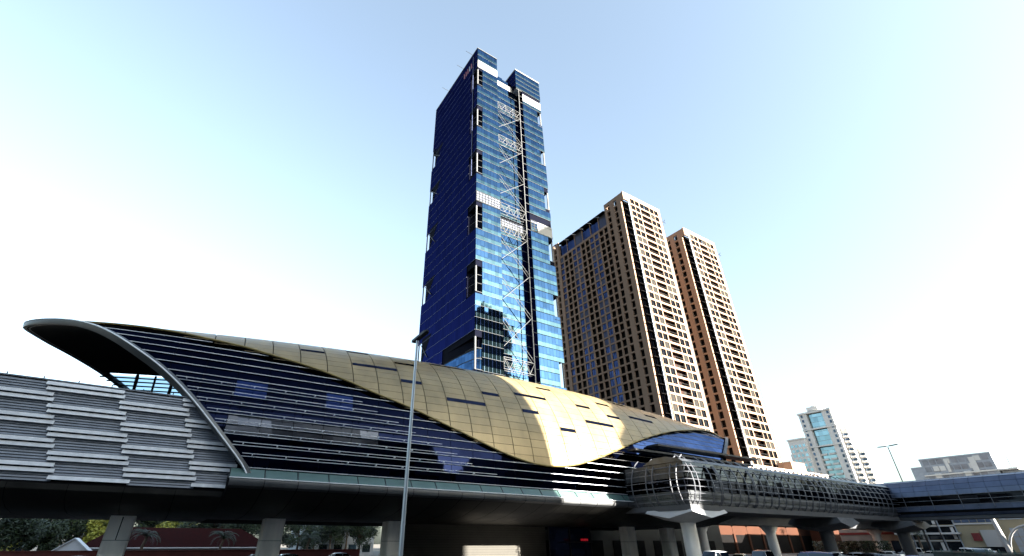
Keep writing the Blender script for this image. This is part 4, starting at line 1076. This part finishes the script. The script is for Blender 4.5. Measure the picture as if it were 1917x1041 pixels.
def at(px, py, D):
    d = ray_dir(px, py); k = D / math.hypot(d.x, d.y); return d.x * k, d.y * k
x, y = at(1334, 1035, 64); car(x, y, R_(190), 'white', 'white van parked by the round bridge column', 'van')
for px, D, rz, pt, lab, kd in ((545, 74, 8, 'silver', 'silver saloon car between the second and third station columns', 'saloon'), (490, 74, 5, 'white', 'white saloon car partly behind the second station column', 'saloon'), (155, 72, 4, 'grey', 'grey car by the leftmost viaduct column', 'saloon'), (640, 82, 0, 'white', 'white car left of the lamp post', 'saloon'),
                               (1385, 80, 20, 'sandy', 'sand coloured car behind the white van', 'saloon'), (1430, 74, 15, 'grey', 'grey car right of the white van', 'van'), (1515, 62, 100, 'navy', 'dark blue car nearest the second bridge column', 'van'), (1575, 66, 95, 'navy', 'navy car between the two bridge columns', 'saloon'),
                               (1560, 104, 90, 'white', 'white car farther back between the bridge columns', 'saloon'), (1600, 100, 85, 'silver', 'silver car farther back between the bridge columns', 'saloon'), (1625, 96, 80, 'black', 'black car farther back beside the rightmost column', 'saloon'),
                               (1700, 78, 95, 'navy', 'dark blue car right of the rightmost bridge column', 'saloon'), (1745, 130, 85, 'white', 'white car in the row before the shopping centre', 'saloon'), (1790, 128, 92, 'red', 'red car in the row before the shopping centre', 'saloon'), (1825, 124, 88, 'white', 'white car near the post of the arch', 'van'), (1660, 120, 88, 'white', 'white car in the row left of the lamp posts', 'saloon'), (1705, 138, 90, 'white', 'white car just left of the two dark lamp posts', 'van'), (1765, 140, 92, 'silver', 'silver car between the lamp posts and the red car', 'saloon'), (1810, 138, 90, 'white', 'white van in front of the white sign panel', 'van'), (1850, 140, 88, 'white', 'white car right under the white sign panel', 'saloon')):
    x, y = at(px, 1035, D); car(x, y, R_(rz), pt, lab, kd)

# fence at right
x0, y0 = at(1745, 1030, 62); x1, y1 = at(1960, 1030, 48)
fn = thing('roadside_fence', ((x0 + x1) / 2, (y0 + y1) / 2, 0), 'green roadside fence panels in the lower right corner', 'fence')
n = 9
for i in range(n + 1):
    xa, ya = x0 + (x1 - x0) * i / n, y0 + (y1 - y0) * i / n
    b = MB(); b.tube([(xa, ya, 0), (xa, ya, 2.25)], .05, 6); part(fn, 'post', b, 'fence_green')
    if i < n:
        xb_, yb_ = x0 + (x1 - x0) * (i + 1) / n, y0 + (y1 - y0) * (i + 1) / n
        b = MB()
        for z in (.2, .6, 1.0, 1.4, 1.8, 2.0): b.tube([(xa, ya, z), (xb_, yb_, z)], .03, 4)
        for q in range(1, 12): b.tube([(xa + (xb_ - xa) * q / 12, ya + (yb_ - ya) * q / 12, .15), (xa + (xb_ - xa) * q / 12, ya + (yb_ - ya) * q / 12, 2.12)], .018, 4)
        part(fn, 'panel', b, 'fence_green')
        b = MB(); b.add([(xa, ya + .02, .15), (xb_, yb_ + .02, .15), (xb_, yb_ + .02, 1.96), (xa, ya + .02, 1.96), (xa, ya + .05, .15), (xb_, yb_ + .05, .15), (xb_, yb_ + .05, 1.96), (xa, ya + .05, 1.96)], [(3, 2, 1, 0), (4, 5, 6, 7), (2, 3, 7, 6), (0, 1, 5, 4)]); part(fn, 'screen', b, 'fence_screen')

# ================================================================== things under and behind the viaduct at left
b = MB(); b.box(-40, 30, 86, 86.4, 0, 1.75)
wl_ = single('garden_wall', b, 'red_wall', 'low dark red garden wall behind the parked cars', 'wall')
for k in range(28): bx(wl_, 'coping_stone', -40 + k * 2.5 + .02, -40 + (k + 1) * 2.5 - .02, 85.92, 86.48, 1.75, 1.83, 'red_wall')
def gable(name, label, x0, x1, y0, y1, zw, zr_, roofm, wallm, cat):
    t = thing(name, ((x0 + x1) / 2, (y0 + y1) / 2, 0), label, cat)
    b = MB(); b.box(x0 + .2, x1 - .2, y0 + .2, y1 - .2, 0, zw); xm = (x0 + x1) / 2
    b.add([(x0 + .2, y0 + .2, zw), (x1 - .2, y0 + .2, zw), (xm, y0 + .2, zr_ - .1), (x0 + .2, y1 - .2, zw), (x1 - .2, y1 - .2, zw), (xm, y1 - .2, zr_ - .1)], [(0, 1, 2), (5, 4, 3)])
    part(t, 'wall', b, wallm)
    for sg in (0, 1):
        xe = x0 if sg == 0 else x1
        b = MB(); b.loft([[(xe, y, zw - .05), (xm, y, zr_), (xm, y, zr_ - .12), (xe, y, zw - .17)] for y in (y0, y1)], True, True); part(t, 'roof_slope', b, roofm)
    return t
gable('gabled_marquee', 'small white gabled marquee by the leftmost viaduct column', -10.7, -6.5, 88, 93, 1.75, 3.3, 'tent', 'tent', 'tent')
hs = thing('low_house', (2, 100, 0), 'low house with long dark maroon roof behind the viaduct', 'house')
b = MB(); b.box(-8, 17, 97, 106, 0, 2.2); part(hs, 'wall', b, 'white_wall')
b = MB(); b.add([(-8.8, 96.4, 2.1), (18, 96.4, 2.1), (18, 106.6, 2.1), (-8.8, 106.6, 2.1), (-5, 101, 4.9), (13, 101, 4.9)], [(0, 1, 5, 4), (1, 2, 5), (2, 3, 4, 5), (3, 0, 4), (3, 2, 1, 0)]); part(hs, 'roof', b, 'maroon')
bx(hs, 'gutter', -8.9, 18.1, 96.3, 96.4, 1.98, 2.12, 'white_metal')
block('apartment_block', 'pale apartment block behind the trees at far left', -38, -12, 130, 146, 13, 'white_wall', 'far_win', '-x-y')
block('apartment_block', 'pale blue block glimpsed between trees left of the third column', 30, 48, 128, 140, 14, 'far_slate', 'far_glass', '-y')

def tree(px_x, y, h, r, leaf, label, seed, n=5200, group='trees behind the viaduct'):
    rnd = random.Random(seed); x = px_x
    t = thing('leafy_tree', (x, y, 0), label, 'tree', group)
    b = MB(); top = h * .55
    b.tube([(x, y, 0), (x + .1, y, top * .5), (x - .1, y + .1, top)], [.22 + h * .012, .18, .12], 8)
    tips = []
    for k in range(7):
        a = rnd.uniform(0, 6.28); e = (x + math.cos(a) * r * rnd.uniform(.4, .8), y + math.sin(a) * r * rnd.uniform(.4, .8), h * rnd.uniform(.45, .9)); tips.append(e)
        b.tube([(x, y, top * rnd.uniform(.5, .95)), ((x + e[0]) / 2, (y + e[1]) / 2, (top + e[2]) / 2), e], [.1, .07, .03], 5)
    part(t, 'trunk', b, 'bark', True)
    cl = [(e, r * rnd.uniform(.28, .5)) for e in tips] + [((x + rnd.uniform(-r, r) * .6, y + rnd.uniform(-r, r) * .6, h * rnd.uniform(.3, .95)), r * rnd.uniform(.25, .45)) for _ in range(10)]
    b = MB()
    for _ in range(n):
        (cx, cy, cz), cr = rnd.choice(cl)
        d = Vector((rnd.gauss(0, 1), rnd.gauss(0, 1), rnd.gauss(0, 1))).normalized() * cr * rnd.uniform(.45, 1.08)
        p = Vector((cx, cy, cz)) + d
        u = Vector((rnd.gauss(0, 1), rnd.gauss(0, 1), rnd.gauss(0, .6))).normalized(); v = u.orthogonal().normalized()
        s_ = rnd.uniform(.12, .28)
        b.quad(p - u * s_ - v * s_ * .1, p - v * s_ * .55, p + u * s_, p + v * s_ * .55)
    part(t, 'crown', b, leaf)
    return t
def palm(x, y, h, label, seed, fl=2.6, nf=20, group='palm trees'):
    rnd = random.Random(seed); t = thing('palm_tree', (x, y, 0), label, 'palm', group)
    b = MB(); b.tube([(x + .12 * math.sin(i), y, h * i / 8) for i in range(9)], [.22 - .008 * i + (.03 if i % 2 else 0) for i in range(9)], 8); part(t, 'trunk', b, 'bark', True)
    for k in range(nf):
        a = 6.283 * k / nf + rnd.uniform(-.15, .15); el = rnd.uniform(.1, 1.25); d = Vector((math.cos(a), math.sin(a), 0)); side = Vector((-d.y, d.x, 0))
        pts = []; p = Vector((x, y, h))
        for i in range(9):
            pts.append(p.copy()); ang = el - i * .26; p = p + (d * math.cos(ang) + Vector((0, 0, 1)) * math.sin(ang)) * fl / 8
        b = MB(); b.tube(pts, [.035 - .003 * i for i in range(9)], 4)
        for i in range(1, 9):
            for sg in (-1, 1):
                for q in (0, .33, .66):
                    p0 = pts[i - 1].lerp(pts[i], q); L = fl * .24 * (1 - .45 * abs(i - 4) / 4)
                    tip = p0 + side * sg * L * .8 + d * L * .5 - Vector((0, 0, L * .35)); w_ = d * .035
                    b.quad(p0 - w_, tip, p0 + w_)
        part(t, 'frond', b, 'leaf_palm')
    return t
def xat(px, Y): d = ray_dir(px, 1000); return Y * d.x / d.y
for i, (px, Y, h, r, lf, lab) in enumerate(((20, 92, 6.2, 3.2, 'leaf', 'dark leafy tree at the far left edge under the viaduct'), (55, 112, 6.0, 2.6, 'leaf_sun_tint', 'small sun tinted lime green tree right of the far left tree'), (115, 108, 8.5, 3.8, 'leaf', 'dark tree above the white marquee'), (150, 114, 9.5, 3.6, 'leaf', 'tall dark tree left of the bright sun tinted tree'), (188, 109, 7.6, 2.5, 'leaf_sun_tint', 'bright sun tinted lime green tree left of the first viaduct column'),
                                              (262, 110, 8, 3.0, 'leaf', 'dark tree right of the first viaduct column'), (335, 116, 8.8, 3.4, 'leaf_sun_tint', 'sun tinted lime yellow tree above the maroon roof'), (300, 122, 9, 3.5, 'leaf_sun_tint', 'sun tinted tree behind the dark tree by the first column'), (400, 106, 9, 4.0, 'leaf', 'dark tree left of the second column'), (455, 104, 8.5, 3.8, 'leaf', 'dark tree just left of the second column'), (560, 106, 9, 4.2, 'leaf', 'dark tree just right of the second column'), (620, 108, 9, 4.2, 'leaf', 'dark tree midway between the second and third columns'), (675, 112, 8.5, 4, 'leaf', 'dark tree left of the third column'), (500, 118, 10, 4.5, 'leaf', 'dark tree behind the second column'), (590, 122, 10.5, 4.6, 'leaf', 'tall dark tree behind the palm right of the second column'), (650, 124, 10.5, 4.6, 'leaf', 'tall dark tree left of the glimpsed blue block'), (430, 124, 10.5, 4.8, 'leaf', 'tall dark tree behind the palm left of the second column'), (365, 108, 8, 3.2, 'leaf', 'dark tree right of the sun tinted lime yellow tree'), (85, 100, 5.5, 2.6, 'leaf', 'low dark tree behind the marquee'))):
    tree(xat(px, Y), Y, h, r, M[lf], lab, 100 + i)
for i, (px, Y, h, lab) in enumerate(((275, 93, 3.6, 'palm right of the leftmost viaduct column'), (420, 92, 3.4, 'palm left of the second station column'), (580, 92, 3.5, 'palm right of the second station column'))): palm(xat(px, Y), Y, h, lab, 300 + i)
for i, (px, D, h, lab) in enumerate(((1545, 190, 8.5, 'leftmost slender palm before the white apartments'), (1556, 195, 9.5, 'tallest slender palm before the white apartments'), (1566, 188, 9.0, 'rightmost slender palm before the white apartments'), (1722, 140, 4.0, 'short palm between the lamp posts and the column'))):
    x, y = at(px, 1015, D); palm(x, y, h, lab, 400 + i, 2.4, 14)
x, y = at(1590, 1018, 170)
b = MB(); rnd = random.Random(5)
for _ in range(2500):
    p = Vector((x + rnd.uniform(-1, 1), y + rnd.uniform(-9, 9), rnd.uniform(.1, 3.2))); u = Vector((rnd.gauss(0, 1), rnd.gauss(0, 1), rnd.gauss(0, 1))).normalized(); v = u.orthogonal(); s_ = .22
    b.quad(p - u * s_, p - v * s_ * .6, p + u * s_, p + v * s_ * .6)
hd = part(None, 'hedge', b, 'leaf'); setp(hd, 'clipped dark hedge beyond the parked cars', 'hedge')

# ================================================================== buildings across the road: out of the frame, they shade the station and are mirrored in the glass
def across(label, x0, x1, y0, y1, h, mat, win, steps=()):
    t = thing('office_block', ((x0 + x1) / 2, (y0 + y1) / 2, 0), label, 'building', 'buildings across the road')
    b = MB(); b.box(x0, x1, y0, y1, 0, h); part(t, 'wall', b, mat)
    for k, (a0, a1, zz) in enumerate(steps):
        b = MB(); b.box(a0, a1, y0 + .5, y1 - .5, h if a0 >= x0 else 0, zz); part(t, 'step', b, mat)
    for i in range(int(h / 4)):
        bx(t, 'window_band', x0 + 1, x1 - 1, y1 - .02, y1 + .06, 1.2 + i * 4, 3.4 + i * 4, win)
    return t
across('long office slab across the road opposite the viaduct', -110, 79.6, -85, -45, 74, 'far_slate', 'far_win')
across('mid rise office block across the road opposite the footbridge', 108.5, 152, -80, -45, 57, 'far_slate', 'far_win', ((104.5, 108.5, 50), (101.6, 104.5, 40), (112, 152, 63), (115, 152, 69)))
across('unseen low block added across the road to fill the gap mirrored in the station glass', 81, 100, -82, -58, 29, 'far_slate', 'far_win')  # added out of view to cut the bright sky mirrored by the station
across('unseen distant tower added to darken the sky mirrored in the station glass', 225, 400, -430, -405, 136, 'tower_core', 'corner_glass')  # added behind the gap so the station glass mirrors dark, not sky
across('dark glass tower across the road mirrored in the blue tower', 153, 187, -78, -44, 152, 'tower_core', 'corner_glass')
